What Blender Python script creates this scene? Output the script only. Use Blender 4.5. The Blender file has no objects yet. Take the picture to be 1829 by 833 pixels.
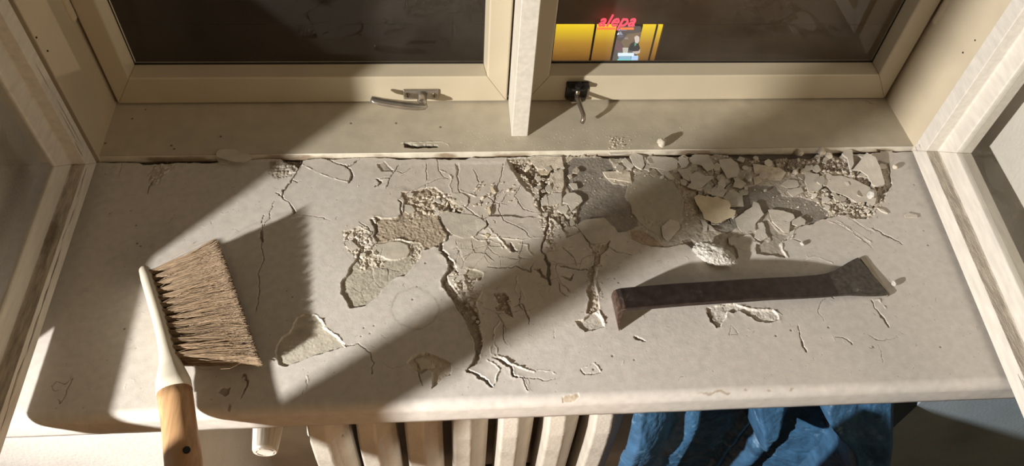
import bpy, bmesh, math, random
import numpy as np
from mathutils import Vector, Matrix

# ------------------------------------------------------------------ camera
F, YAW, PIT, ROL = 1423.15, -0.13394, 0.64654, 0.08662
CAM = np.array([0.52720, -0.86141, 0.94087])
def _R():
    c, s = math.cos(PIT), math.sin(PIT); Rx = np.array([[1,0,0],[0,c,-s],[0,s,c]])
    c, s = math.cos(YAW), math.sin(YAW); Rz = np.array([[c,-s,0],[s,c,0],[0,0,1]])
    c, s = math.cos(ROL), math.sin(ROL); Rr = np.array([[c,-s,0],[s,c,0],[0,0,1]])
    return Rz @ Rx @ Rr
RM = _R()
scene = bpy.context.scene
COL = scene.collection
cd = bpy.data.cameras.new('camera'); cam = bpy.data.objects.new('camera', cd); COL.objects.link(cam)
cd.sensor_fit = 'HORIZONTAL'; cd.sensor_width = 36.0; cd.lens = 36.0 * F / 1829.0
cd.clip_start = 0.02; cd.clip_end = 200
m4 = Matrix([[*RM[0], CAM[0]], [*RM[1], CAM[1]], [*RM[2], CAM[2]], [0,0,0,1]])
cam.matrix_world = m4
scene.camera = cam

# ------------------------------------------------------------------ world, exposure
w = bpy.data.worlds.new('night'); scene.world = w; w.use_nodes = True
w.node_tree.nodes['Background'].inputs[0].default_value = (0.05, 0.045, 0.05, 1)
w.node_tree.nodes['Background'].inputs[1].default_value = 0.15
vs = scene.view_settings
vs.view_transform = 'Standard'; vs.look = 'None'; vs.gamma = 1.0; vs.use_curve_mapping = False
vs.exposure = 0.35

# ------------------------------------------------------------------ lamps of the room
def lamp(name, loc, energy, color, radius):
    l = bpy.data.lights.new(name, 'POINT'); l.energy = energy; l.color = color; l.shadow_soft_size = radius
    o = bpy.data.objects.new(name, l); o.location = loc; COL.objects.link(o); return o
wl = bpy.data.lights.new('work_lamp', 'SPOT'); wl.energy = 295; wl.color = (1.0, 0.97, 0.93); wl.shadow_soft_size = 0.028; wl.spot_size = math.radians(86); wl.spot_blend = 1.0
wlo = bpy.data.objects.new('work_lamp', wl); COL.objects.link(wlo); wlo.location = (-0.85, -1.2, 0.60)
wlo.rotation_euler = (Vector((1.60, -.25, -.10))-Vector((-0.85, -1.2, 0.60))).to_track_quat('-Z', 'Y').to_euler()
lamp('side_lamp', (1.95, -1.75, 1.05), 11, (1.0, 0.74, 0.44), 0.13)
lamp('ceiling_lamp', (0.75, -2.2, 1.75), 10, (1.0, 0.72, 0.42), 0.18)

def px(u, v, ax='z', val=0.0):
    d = RM @ np.array([(u-914.5)/F, -(v-416.5)/F, -1.0]); i = 'xyz'.index(ax)
    t = (val-CAM[i])/d[i]; return CAM + t*d

# ------------------------------------------------------------------ materials
def mat(name, col, rough=0.6, var=0.06, nscale=30, bump=0.1, bscale=200, bdist=0.001, metal=0.0,
        stain=None, stain_scale=8, stain_lo=0.55, stain_hi=0.7, attr=None, spec=0.5, stretch=None):
    m = bpy.data.materials.new(name); m.use_nodes = True; nt = m.node_tree; N = nt.nodes; L = nt.links
    b = N['Principled BSDF']; b.inputs['Roughness'].default_value = rough; b.inputs['Metallic'].default_value = metal
    b.inputs['Specular IOR Level'].default_value = spec
    tc = N.new('ShaderNodeTexCoord'); mp = N.new('ShaderNodeMapping'); L.new(tc.outputs['Object'], mp.inputs[0])
    if stretch: mp.inputs['Scale'].default_value = stretch
    n1 = N.new('ShaderNodeTexNoise'); n1.inputs['Scale'].default_value = nscale; n1.inputs['Detail'].default_value = 6
    L.new(mp.outputs[0], n1.inputs[0])
    mr = N.new('ShaderNodeMapRange'); mr.inputs[1].default_value = 0.25; mr.inputs[2].default_value = 0.75
    mr.inputs[3].default_value = 1-var*2; mr.inputs[4].default_value = 1+var*2; L.new(n1.outputs[0], mr.inputs[0])
    mx = N.new('ShaderNodeMix'); mx.data_type = 'RGBA'; mx.blend_type = 'MULTIPLY'; mx.inputs[0].default_value = 1
    if attr:
        at = N.new('ShaderNodeAttribute'); at.attribute_name = attr; L.new(at.outputs['Color'], mx.inputs[6])
    else: mx.inputs[6].default_value = (*col, 1)
    L.new(mr.outputs[0], mx.inputs[7]); out = mx.outputs[2]
    if stain:
        n2 = N.new('ShaderNodeTexNoise'); n2.inputs['Scale'].default_value = stain_scale; n2.inputs['Detail'].default_value = 8
        n2.inputs['Roughness'].default_value = 0.7; L.new(mp.outputs[0], n2.inputs[0])
        r2 = N.new('ShaderNodeMapRange'); r2.inputs[1].default_value = stain_lo; r2.inputs[2].default_value = stain_hi
        L.new(n2.outputs[0], r2.inputs[0])
        m2 = N.new('ShaderNodeMix'); m2.data_type = 'RGBA'; L.new(r2.outputs[0], m2.inputs[0]); L.new(out, m2.inputs[6])
        m2.inputs[7].default_value = (*stain, 1); out = m2.outputs[2]
    L.new(out, b.inputs['Base Color'])
    n3 = N.new('ShaderNodeTexNoise'); n3.inputs['Scale'].default_value = bscale; n3.inputs['Detail'].default_value = 4
    L.new(mp.outputs[0], n3.inputs[0])
    bp = N.new('ShaderNodeBump'); bp.inputs['Strength'].default_value = bump; bp.inputs['Distance'].default_value = bdist
    L.new(n3.outputs[0], bp.inputs['Height']); L.new(bp.outputs[0], b.inputs['Normal'])
    return m
def emit(name, col, strength, noise=None):
    m = bpy.data.materials.new(name); m.use_nodes = True; nt = m.node_tree; N = nt.nodes; L = nt.links
    b = N['Principled BSDF']; b.inputs['Base Color'].default_value = (*[c*.3 for c in col], 1)
    b.inputs['Emission Color'].default_value = (*col, 1); b.inputs['Emission Strength'].default_value = strength
    if noise:
        tc = N.new('ShaderNodeTexCoord'); n = N.new('ShaderNodeTexNoise'); n.inputs['Scale'].default_value = noise
        L.new(tc.outputs['Object'], n.inputs[0]); mr = N.new('ShaderNodeMapRange')
        mr.inputs[1].default_value = .3; mr.inputs[2].default_value = .7; mr.inputs[3].default_value = strength*.75; mr.inputs[4].default_value = strength*1.25
        L.new(n.outputs[0], mr.inputs[0]); L.new(mr.outputs[0], b.inputs['Emission Strength'])
    return m
def glassmat():
    m = bpy.data.materials.new('window_glass'); m.use_nodes = True; nt = m.node_tree; N = nt.nodes; L = nt.links
    for n in list(N):
        if n.type == 'BSDF_PRINCIPLED': N.remove(n)
    t = N.new('ShaderNodeBsdfTransparent'); t.inputs[0].default_value = (0.95, 0.95, 0.94, 1)
    g = N.new('ShaderNodeBsdfGlossy'); g.inputs['Roughness'].default_value = 0.02
    d = N.new('ShaderNodeBsdfDiffuse'); d.inputs[0].default_value = (0.5, 0.45, 0.38, 1)
    tc = N.new('ShaderNodeTexCoord'); n = N.new('ShaderNodeTexNoise'); n.inputs['Scale'].default_value = 9; n.inputs['Detail'].default_value = 7
    L.new(tc.outputs['Object'], n.inputs[0]); mr = N.new('ShaderNodeMapRange'); mr.inputs[1].default_value = .4; mr.inputs[2].default_value = .8
    mr.inputs[3].default_value = .012; mr.inputs[4].default_value = .05; L.new(n.outputs[0], mr.inputs[0])
    f = N.new('ShaderNodeFresnel'); f.inputs[0].default_value = 1.45
    ge = N.new('ShaderNodeNewGeometry'); iv = N.new('ShaderNodeMath'); iv.operation = 'SUBTRACT'; iv.inputs[0].default_value = 1; L.new(ge.outputs['Backfacing'], iv.inputs[1])
    mu = N.new('ShaderNodeMath'); mu.operation = 'MULTIPLY'; L.new(f.outputs[0], mu.inputs[0]); L.new(iv.outputs[0], mu.inputs[1])
    a = N.new('ShaderNodeMixShader'); L.new(mu.outputs[0], a.inputs[0]); L.new(t.outputs[0], a.inputs[1]); L.new(g.outputs[0], a.inputs[2])
    a2 = N.new('ShaderNodeMixShader'); L.new(mr.outputs[0], a2.inputs[0]); L.new(a.outputs[0], a2.inputs[1]); L.new(d.outputs[0], a2.inputs[2])
    L.new(a2.outputs[0], N['Material Output'].inputs[0]); return m

SILL = (0.545, 0.505, 0.455)
M = {}
M['sill'] = mat('sill_paint', SILL, rough=.5, var=.05, nscale=90, bump=.3, bscale=650, bdist=.0005, attr='col')
M['frame'] = mat('old_frame_paint', (.50,.42,.30), rough=.5, var=.04, nscale=14, bump=.15, bscale=120, bdist=.0008)
M['ledge'] = mat('ledge_paint', (.47,.43,.35), rough=.55, var=.05, nscale=40, bump=.2, bscale=300, bdist=.0006, attr='col')
M['sash'] = mat('sash_paint', (.51,.44,.32), rough=.42, var=.03, nscale=10, bump=.06, bscale=150, bdist=.0006)
M['oldsash'] = mat('weathered_white_paint', (.58,.535,.465), rough=.6, var=.06, nscale=25, bump=.3, bscale=160, bdist=.001,
                   stain=(.23,.19,.15), stain_scale=5, stain_lo=.69, stain_hi=.72, stretch=(5,1,5))
M['worn'] = mat('bare_weathered_wood', (.42,.37,.30), rough=.8, var=.18, nscale=40, bump=.7, bscale=140, bdist=.002,
                stain=(.20,.16,.12), stain_scale=7, stain_lo=.52, stain_hi=.66, stretch=(6,1,6))
M['wall'] = mat('white_plaster', (.60,.565,.51), rough=.8, var=.04, nscale=12, bump=.5, bscale=160, bdist=.002, stain=(.55,.50,.43), stain_scale=3, stain_lo=.62, stain_hi=.78)
M['wallblue'] = mat('grey_blue_wall_paint', (.215,.265,.30), rough=.7, var=.05, nscale=20, bump=.4, bscale=200, bdist=.0015)
M['niche'] = mat('niche_paint', (.50,.44,.36), rough=.75, var=.07, nscale=16, bump=.3, bscale=150, bdist=.0015)
M['rad'] = mat('radiator_enamel', (.50,.455,.385), rough=.45, var=.06, nscale=30, bump=.55, bscale=170, bdist=.0015)
M['knob'] = mat('white_plastic', (.62,.58,.50), rough=.35, var=.02, bump=.02)
M['steel'] = mat('brushed_metal', (.42,.38,.33), rough=.32, var=.08, nscale=60, bump=.05, metal=.85)
M['brass'] = mat('worn_bronze', (.30,.25,.19), rough=.3, var=.1, nscale=60, bump=.08, metal=.85)
M['black'] = mat('black_metal', (.025,.022,.02), rough=.35, var=.1, nscale=60, bump=.1, metal=.4)
M['dark'] = mat('dark_hole', (.02,.015,.012), rough=.9, var=.1, bump=0)
M['bar'] = mat('dark_oxidised_steel', (.045,.031,.027), rough=.45, var=.22, nscale=90, bump=.35, bscale=220, bdist=.0006, metal=.5,
               stain=(.20,.16,.13), stain_scale=45, stain_lo=.63, stain_hi=.76)
M['barbright'] = mat('scraped_steel', (.085,.074,.064), rough=.45, var=.25, nscale=150, bump=.5, bscale=350, bdist=.0006, metal=.65,
               stain=(.30,.27,.23), stain_scale=70, stain_lo=.60, stain_hi=.72)
M['wood'] = mat('beech_wood', (.40,.235,.115), rough=.45, var=.16, nscale=30, bump=.15, bscale=90, bdist=.0008, stain=(.36,.19,.09), stain_scale=12, stain_lo=.48, stain_hi=.66, stretch=(6,.5,6))
M['cream'] = mat('cream_lacquer', (.60,.55,.45), rough=.38, var=.03, nscale=40, bump=.05)
M['hair'] = mat('horse_hair', (.30,.20,.125), rough=.5, attr='col', var=.05, bump=0)
M['flake'] = mat('paint_flake', (.55,.505,.43), rough=.6, var=.06, nscale=60, bump=.35, bscale=380, bdist=.0006)
M['flaked'] = mat('dull_paint_flake', (.47,.43,.36), rough=.65, var=.08, nscale=60, bump=.4, bscale=300, bdist=.0008)
M['flakew'] = mat('cream_paint_flake', (.62,.53,.37), rough=.5, var=.06, nscale=60, bump=.3, bscale=300, bdist=.0008)
M['crumb'] = mat('plaster_crumb', (.56,.495,.40), rough=.9, var=.15, nscale=90, bump=.6, bscale=400, bdist=.001)
M['chunk'] = mat('white_plaster_lump', (.50,.475,.42), rough=.9, var=.14, nscale=130, bump=.9, bscale=260, bdist=.003, stain=(.42,.37,.30), stain_scale=120, stain_lo=.58, stain_hi=.66)
M['tarp'] = mat('blue_plastic_sheet', (.032,.088,.165), rough=.42, var=.2, nscale=30, bump=.8, bscale=60, bdist=.004, stain=(.17,.28,.40), stain_scale=34, stain_lo=.58, stain_hi=.74)
M['glass'] = glassmat()
M['room'] = mat('room_plaster', (.20,.165,.12), rough=.9, var=.04, bump=.1)
M['ceil'] = mat('ceiling_plaster', (.26,.22,.16), rough=.9, var=.04, bump=.1)
M['floor'] = mat('floor_boards', (.14,.09,.05), rough=.5, var=.15, bump=.1, stretch=(1,8,1))

# ------------------------------------------------------------------ mesh helpers
def mesh_obj(name, verts, faces, m, parent=None, smooth=False, mats=None, fmat=None):
    me = bpy.data.meshes.new(name); me.from_pydata([tuple(map(float, v)) for v in verts], [], faces)
    for mm in (mats or [m]): me.materials.append(mm)
    if fmat: me.polygons.foreach_set('material_index', fmat)
    if smooth: me.shade_smooth()
    me.update(); o = bpy.data.objects.new(name, me); COL.objects.link(o)
    if parent: o.parent = parent
    return o
def bm_obj(name, bm, m, parent=None, smooth=False):
    bmesh.ops.recalc_face_normals(bm, faces=bm.faces)
    me = bpy.data.meshes.new(name); bm.to_mesh(me); bm.free(); me.materials.append(m)
    if smooth: me.shade_smooth()
    o = bpy.data.objects.new(name, me); COL.objects.link(o)
    if parent: o.parent = parent
    return o
def tag(o, label=None, cat=None, group=None, kind=None):
    if label: o['label'] = label
    if cat: o['category'] = cat
    if group: o['group'] = group
    if kind: o['kind'] = kind
    return o
def empty(name, loc=(0,0,0), rz=0.0):
    o = bpy.data.objects.new(name, None); o.location = loc; o.rotation_euler = (0,0,rz); o.empty_display_size = .02
    COL.objects.link(o); return o
def box(bm, a, b, bevel=0.0, seg=2):
    a = Vector(a); b = Vector(b); c = (a+b)/2; s = b-a
    r = bmesh.ops.create_cube(bm, size=1.0, matrix=Matrix.Translation(c) @ Matrix.Diagonal((abs(s.x), abs(s.y), abs(s.z), 1)))
    if bevel > 0:
        es = list({e for v in r['verts'] for e in v.link_edges})
        bmesh.ops.bevel(bm, geom=es, offset=bevel, segments=seg, affect='EDGES', profile=.5)
def boxo(name, a, b, m, parent=None, bevel=0.0):
    bm = bmesh.new(); box(bm, a, b, bevel); return bm_obj(name, bm, m, parent)
def tube(bm, pts, rads, n=14, flat=1.0, up=(0,0,1), cap=True):
    """swept tube through pts; flat squashes along the 'up' side"""
    pts = [Vector(p) for p in pts]; rings = []
    for i, p in enumerate(pts):
        d = (pts[min(i+1, len(pts)-1)] - pts[max(i-1, 0)]).normalized()
        u = Vector(up); s = d.cross(u)
        if s.length < 1e-4: s = d.cross(Vector((1,0,0)))
        s.normalize(); t = s.cross(d).normalized()
        r = rads[i] if hasattr(rads, '__len__') else rads
        fl = flat[i] if hasattr(flat, '__len__') else flat
        rings.append([bm.verts.new(p + s*(r*math.cos(a)) + t*(r*fl*math.sin(a))) for a in [2*math.pi*k/n for k in range(n)]])
    for a, b in zip(rings, rings[1:]):
        for k in range(n): bm.faces.new((a[k], a[(k+1)%n], b[(k+1)%n], b[k]))
    if cap: bm.faces.new(rings[0][::-1]); bm.faces.new(rings[-1])
def loft(bm, rings):
    R = [[bm.verts.new(p) for p in r] for r in rings]; n = len(R[0])
    for a, b in zip(R, R[1:]):
        for k in range(n): bm.faces.new((a[k], a[(k+1)%n], b[(k+1)%n], b[k]))
    bm.faces.new(R[0][::-1]); bm.faces.new(R[-1])
def cyl(bm, c, axis, r, h, n=20, r2=None):
    c = Vector(c); ax = Vector(axis).normalized(); q = ax.to_track_quat('Z', 'Y').to_matrix().to_4x4()
    bmesh.ops.create_cone(bm, cap_ends=True, segments=n, radius1=r, radius2=r if r2 is None else r2, depth=h, matrix=Matrix.Translation(c) @ q)
def member_frame(root, names, prof, W_, H_, m, origin, ux, uz, un_, extra=(0,0,0,0), mats=None, pm=None):
    """four mitred members; prof = closed list (inset, depth); ux,uz in-plane axes, un_ depth axis"""
    origin, ux, uz, un_ = map(Vector, (origin, ux, uz, un_))
    def corner(k, d):
        eL, eB, eR, eT = [e if d > .012 else 0 for e in extra]
        x = (d+eL) if k in (0, 3) else W_-d-eR
        z = (d+eB) if k in (0, 1) else H_-d-eT
        return x, z
    out = []
    for k, nm in enumerate(names):
        a, b = k, (k+1) % 4; vs_, fs, fm = [], [], []
        for cc in (a, b):
            for d, t in prof:
                x, z = corner(cc, d); vs_.append(origin + ux*x + uz*z + un_*t)
        n = len(prof)
        for i in range(n):
            fs.append((i, (i+1)%n, n+(i+1)%n, n+i)); fm.append(pm[i] if pm and k == 0 else 0)
        fs.append(tuple(range(n))[::-1]); fs.append(tuple(range(n, 2*n))); fm += [0, 0]
        o = mesh_obj(nm, vs_, fs, m, root, mats=mats, fmat=fm)
        bm = bmesh.new(); bm.from_mesh(o.data); bmesh.ops.recalc_face_normals(bm, faces=bm.faces); bm.to_mesh(o.data); bm.free()
        bv = o.modifiers.new('bevel', 'BEVEL'); bv.width = .0016; bv.segments = 2; bv.limit_method = 'ANGLE'
        out.append(o)
    return out

# numpy noise
_rng = np.random.default_rng(7); _tab = _rng.random((8, 256, 256))
def vn(X, Y, sc, seed=0):
    x = X/sc + 37.3*seed; y = Y/sc + 11.7*seed
    xi = np.floor(x).astype(int); yi = np.floor(y).astype(int); fx = x-xi; fy = y-yi
    fx = fx*fx*(3-2*fx); fy = fy*fy*(3-2*fy); T = _tab[seed % 8]
    a = T[xi % 256, yi % 256]; b = T[(xi+1) % 256, yi % 256]; c = T[xi % 256, (yi+1) % 256]; d = T[(xi+1) % 256, (yi+1) % 256]
    return (a*(1-fx)+b*fx)*(1-fy) + (c*(1-fx)+d*fx)*fy - .5
def fbm(X, Y, sc, seed=0, oc=4):
    r = 0; a = 1
    for o in range(oc): r = r + a*vn(X, Y, sc/2**o, seed+o); a *= .55
    return r
def sst(x, a, b):
    t = np.clip((x-a)/(b-a), 0, 1); return t*t*(3-2*t)
def segdist(X, Y, p, q):
    dx, dy = q[0]-p[0], q[1]-p[1]; L2 = dx*dx+dy*dy+1e-12
    t = np.clip(((X-p[0])*dx + (Y-p[1])*dy)/L2, 0, 1)
    return np.hypot(X-p[0]-t*dx, Y-p[1]-t*dy), t
def polysd(X, Y, P):
    d = np.full(X.shape, 1e9); ins = np.zeros(X.shape, bool); n = len(P)
    for i in range(n):
        p, q = P[i], P[(i+1) % n]; d = np.minimum(d, segdist(X, Y, p, q)[0])
        c = ((p[1] > Y) != (q[1] > Y)) & (X < (q[0]-p[0])*(Y-p[1])/((q[1]-p[1]) or 1e-12)+p[0]); ins ^= c
    return np.where(ins, -d, d)
def P2(poly, z=0.0): return [tuple(px(u, v, 'z', z)[:2]) for u, v in poly]
def Z(pts, ox, oy, s): return [(ox+a/s, oy+b/s) for a, b in pts]

class HF:
    """a relief surface: heights H and colours C on a grid of (X, Y)"""
    def __init__(s, x0, x1, y0, y1, st, col):
        s.x = np.arange(x0, x1+st/2, st); s.y = np.arange(y0, y1+st/2, st); s.X, s.Y = np.meshgrid(s.x, s.y)
        s.st = st; s.H = np.zeros(s.X.shape); s.C = np.ones(s.X.shape+(3,))*np.array(col)
        s.wx = s.X + .0016*fbm(s.X, s.Y, .012, 1, 4)*2; s.wy = s.Y + .0016*fbm(s.X, s.Y, .012, 3, 4)*2
    def sub(s, P, mg=.02):
        xs = [p[0] for p in P]; ys = [p[1] for p in P]
        i0, i1 = np.searchsorted(s.y, [min(ys)-mg, max(ys)+mg]); j0, j1 = np.searchsorted(s.x, [min(xs)-mg, max(xs)+mg])
        return (slice(i0, i1), slice(j0, j1))
    def dep(s, P, depth=.002, col=None, lip=.0004, rough=.0003, soft=.0005, rs=.004, cm=.9, seed=2):
        k = s.sub(P); X, Y = s.wx[k], s.wy[k]; d = polysd(X, Y, P); m = 1-sst(d, -soft, soft*.4)
        fl = -depth + rough*fbm(s.X[k], s.Y[k], rs, seed, 4)*2 + min(rough*.5+.00006, .0003)*fbm(s.X[k], s.Y[k], .0025, seed+2, 2)*2
        H = s.H[k] + (d > 0)*lip*np.exp(-np.maximum(d, 0)/.003)*(1+2*fbm(s.X[k], s.Y[k], .01, 4, 2)).clip(0)
        s.H[k] = H*(1-m) + m*fl
        if col is not None:
            c = np.array(col)[None, None, :]*(1+.22*fbm(s.X[k], s.Y[k], .012, seed+1, 6)+.12*fbm(s.X[k], s.Y[k], .0022, seed+4, 2))[..., None]
            s.C[k] = s.C[k]*(1-(m*cm)[..., None]) + c*(m*cm)[..., None]
    def plate(s, P, h=.0, col=None, tilt=(0, 0), soft=.0005, rough=.00008):
        k = s.sub(P, .01); X, Y = s.wx[k], s.wy[k]; d = polysd(X, Y, P); m = 1-sst(d, -soft, soft*.3)
        cx = sum(p[0] for p in P)/len(P); cy = sum(p[1] for p in P)/len(P)
        top = h + tilt[0]*(s.X[k]-cx) + tilt[1]*(s.Y[k]-cy) + rough*fbm(s.X[k], s.Y[k], .01, 5, 3)*2
        s.H[k] = s.H[k]*(1-m) + m*top
        if col is not None: s.C[k] = s.C[k]*(1-m[..., None]) + np.array(col)*m[..., None]
    def crack(s, P, wd, depth=.002, col=(.16, .125, .095), lift=.0, jag=.0014):
        k = s.sub(P, .012); X = s.X[k]+jag*fbm(s.X[k], s.Y[k], .007, 2, 3)*2; Y = s.Y[k]+jag*fbm(s.X[k], s.Y[k], .007, 6, 3)*2
        n = len(P)-1
        if not hasattr(wd, '__len__'): wd = [wd*.4]+[wd]*(n-1)+[wd*.3]
        best = np.full(X.shape, 1e9); raw = np.full(X.shape, 1e9)
        for i in range(n):
            d, t = segdist(X, Y, P[i], P[i+1]); ww = wd[i]*(1-t)+wd[i+1]*t
            best = np.minimum(best, d-ww/2); raw = np.minimum(raw, d)
        m = 1-sst(best, -.0003, .0003)
        s.H[k] = (s.H[k] + lift*np.exp(-np.maximum(best, 0)/.0025))*(1-m) + m*np.minimum(s.H[k], -depth)
        s.C[k] = s.C[k]*(1-.75*m[..., None]) + np.array(col)*.75*m[..., None]
    def ridge(s, P, wd=.0014, h=.0012, col=None, jag=.0012):
        k = s.sub(P, .01); X = s.X[k]+jag*fbm(s.X[k], s.Y[k], .008, 4, 3)*2; Y = s.Y[k]+jag*fbm(s.X[k], s.Y[k], .008, 5, 3)*2
        best = np.full(X.shape, 1e9)
        for i in range(len(P)-1): best = np.minimum(best, segdist(X, Y, P[i], P[i+1])[0])
        m = np.exp(-(best/(wd*.6))**2)*(1+1.6*fbm(s.X[k], s.Y[k], .005, 1, 3)).clip(0); s.H[k] += .9*h*m
        if col is not None:
            mm = np.clip(m, 0, 1)[..., None]*.8; s.C[k] = s.C[k]*(1-mm)+np.array(col)*mm
    def net(s, P, cell=.014, depth=.0008, wd=.0006, lift=.0003, seed=1, off=.0003):
        k = s.sub(P, .01); X, Y = s.wx[k], s.wy[k]; ins = polysd(X, Y, P); r = random.Random(seed)
        xs = [p[0] for p in P]; ys = [p[1] for p in P]; n = max(3, int((max(xs)-min(xs))*(max(ys)-min(ys))/cell**2))
        d1 = np.full(X.shape, 1e9); d2 = d1.copy(); hh = np.zeros(X.shape)
        for i in range(n):
            a, b = r.uniform(min(xs), max(xs)), r.uniform(min(ys), max(ys)); d = np.hypot(X-a, Y-b); nh = r.uniform(-1, 1)*off
            tx, ty = r.uniform(-.02, .02), r.uniform(-.02, .02); hv = nh+tx*(X-a)+ty*(Y-b)
            c = d < d1; d2 = np.where(c, d1, np.minimum(d2, d)); hh = np.where(c, hv, hh); d1 = np.where(c, d, d1)
        e = (d2-d1)/2; msk = 1-sst(ins, -.009, 0); g = (1-sst(e, wd*.5, wd*1.2))*msk
        s.H[k] += hh*msk - g*depth + lift*np.exp(-e/.0015)*msk*(1-g)
        s.C[k] *= (1-.28*g)[..., None]
    def rubble(s, P, amp=.002, sc=.008, col=None, seed=3):
        k = s.sub(P, .01); d = polysd(s.wx[k], s.wy[k], P); m = 1-sst(d, -.006, .001)
        f = fbm(s.X[k], s.Y[k], sc, seed, 5); s.H[k] += m*amp*(np.abs(f)*2-.5)
        if col is not None:
            mm = (m*np.clip(.6+1.5*fbm(s.X[k], s.Y[k], .012, seed+2, 3), 0, 1))[..., None]; s.C[k] = s.C[k]*(1-mm)+np.array(col)*mm
    def stain(s, P, col, a=.6, soft=.006, edge=None):
        k = s.sub(P, .02); d = polysd(s.wx[k], s.wy[k], P)
        m = a*(1-sst(d, -soft, soft)) if edge is None else a*np.exp(-(d/edge)**2)*(1+1.4*fbm(s.X[k], s.Y[k], .007, 2, 3)).clip(0)
        s.C[k] = s.C[k]*(1-m[..., None]) + np.array(col)*m[..., None]
    def dot(s, x, y, r, depth=.001, col=(.1, .075, .055)):
        k = s.sub([(x, y)], r*2+.003); d = np.hypot(s.X[k]-x, s.Y[k]-y); m = 1-sst(d, r*.6, r+.0006)
        s.H[k] -= depth*m; s.C[k] = s.C[k]*(1-.8*m[..., None])+np.array(col)*.8*m[..., None]
def grid_obj(name, V, C, m, parent=None):
    ny, nx = V.shape[:2]; me = bpy.data.meshes.new(name); n = nx*ny
    idx = np.arange(n).reshape(ny, nx); q = np.stack([idx[:-1, :-1], idx[:-1, 1:], idx[1:, 1:], idx[1:, :-1]], -1).reshape(-1, 4)
    me.vertices.add(n); me.vertices.foreach_set('co', V.reshape(-1).astype(np.float32))
    me.loops.add(q.size); me.loops.foreach_set('vertex_index', q.reshape(-1).astype(np.int32))
    me.polygons.add(len(q)); me.polygons.foreach_set('loop_start', np.arange(0, q.size, 4, dtype=np.int32))
    me.update(calc_edges=True); me.shade_smooth()
    at = me.color_attributes.new('col', 'FLOAT_COLOR', 'POINT')
    at.data.foreach_set('color', np.concatenate([C, np.ones(C.shape[:2]+(1,))], -1).reshape(-1).astype(np.float32))
    me.materials.append(m); o = bpy.data.objects.new(name, me); COL.objects.link(o)
    if parent: o.parent = parent
    return o

# ================================================================== SETTING
W = 1.30; FR = -0.40; RL, RR = -0.088, 1.38; FLZ = -0.90; CE = 1.95
def st(o): o['kind'] = 'structure'; return o
# room shell
st(boxo('floor', (-2.2, -3.8, FLZ-.05), (3.3, -.1, FLZ), M['floor']))
st(boxo('ceiling', (-2.2, -3.8, CE), (3.3, .15, CE+.05), M['ceil']))
st(boxo('wall_left', (-2.25, -3.8, FLZ), (-2.2, .1, CE), M['room']))
st(boxo('wall_right', (3.3, -3.8, FLZ), (3.35, .1, CE), M['room']))
st(boxo('wall_back', (-2.2, -3.85, FLZ), (3.3, -3.8, CE), M['room']))
# window wall: piers either side of the window, lintel, niche below
wf = st(empty('wall_front'))
def wp(name, a, b, m): return boxo(name, a, b, m, wf)
wp('left_pier', (-2.2, FR, -.0), (RL, .16, CE), M['wall'])
wp('right_pier', (RR, FR, -.0), (3.3, .16, CE), M['wall'])
wp('lintel', (RL, FR, 1.42), (RR, .16, CE), M['wall'])
wp('left_parapet', (-2.2, FR, FLZ), (.142, .16, -.0005-.05), M['wall'])
wp('right_parapet', (1.215, FR, FLZ), (3.3, .16, -.0005-.05), M['wallblue'])
wp('left_shoulder', (-2.2, FR, -.051), (RL-.004, .16, 0), M['wall'])
wp('right_shoulder', (RR+.004, FR, -.051), (3.3, .16, 0), M['wallblue'])
wp('niche_back', (.142, -.20, FLZ), (1.215, .16, -.06), M['niche'])

# ------------------------------------------------------------------ the sill with its broken paint
BAK = .0015
hf = HF(RL-.004, RR+.004, -.430, BAK, .0008, SILL)
X, Y = hf.X, hf.Y
hf.H += .0005*fbm(X, Y, .12, 2, 3) + .00012*fbm(X, Y, .02, 4, 3)
hf.C *= (1+.035*fbm(X, Y, .18, 1, 4))[..., None]*np.ones(3)
# the textured thicker coat in the middle
tex = P2([(640,285),(905,282),(960,330),(980,420),(1075,395),(1240,440),(1480,400),(1560,540),(1300,640),(900,690),(560,690),(480,640),(540,480),(660,340)])
k = hf.sub(tex); dd = polysd(hf.wx[k], hf.wy[k], tex); mm = 1-sst(dd, -.03, .02)
hf.H[k] += mm*.00008*fbm(X[k], Y[k], .0035, 3, 3)
PL = (.46,.405,.325); PB = (.36,.29,.21); GY = (.225,.20,.172); DK = (.16,.125,.095); LT = (.62,.575,.49); CO = (.52,.47,.40)
c3 = lambda p: P2(Z(p, 640, 260, 5.208)); c4 = lambda p: P2(Z(p, 880, 260, 5.208)); c5 = lambda p: P2(Z(p, 1120, 260, 5.208))
c6 = lambda p: P2(Z(p, 1360, 260, 5.207)); c2 = lambda p: P2(Z(p, 400, 260, 5.208)); c7 = lambda p: P2(Z(p, 580, 400, 5.208))
c8 = lambda p: P2(Z(p, 820, 400, 5.208)); b1 = lambda p: P2(Z(p, 1060, 380, 5.208)); b2 = lambda p: P2(Z(p, 1300, 380, 5.208))
b3 = lambda p: P2(Z(p, 480, 540, 5.205)); b4 = lambda p: P2(Z(p, 680, 560, 5.208)); b5 = lambda p: P2(Z(p, 820, 500, 3.785)); b6 = lambda p: P2(Z(p, 1240, 520, 4.629))
# discoloured coat over the damaged middle
hf.stain(P2([(540,290),(905,282),(1240,290),(1580,300),(1560,380),(1450,420),(1250,440),(1180,470),(1060,560),(880,640),(830,560),(780,460),(640,470),(600,420),(680,330)]), CO, .75, .03)
hf.stain(P2([(820,420),(960,440),(1000,500),(990,545),(900,520),(830,500)]), (.42,.375,.29), .5, .01)
hf.stain(P2([(300,560),(250,590),(230,700),(330,650)]), (.50,.455,.40), .3, .02)
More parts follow.
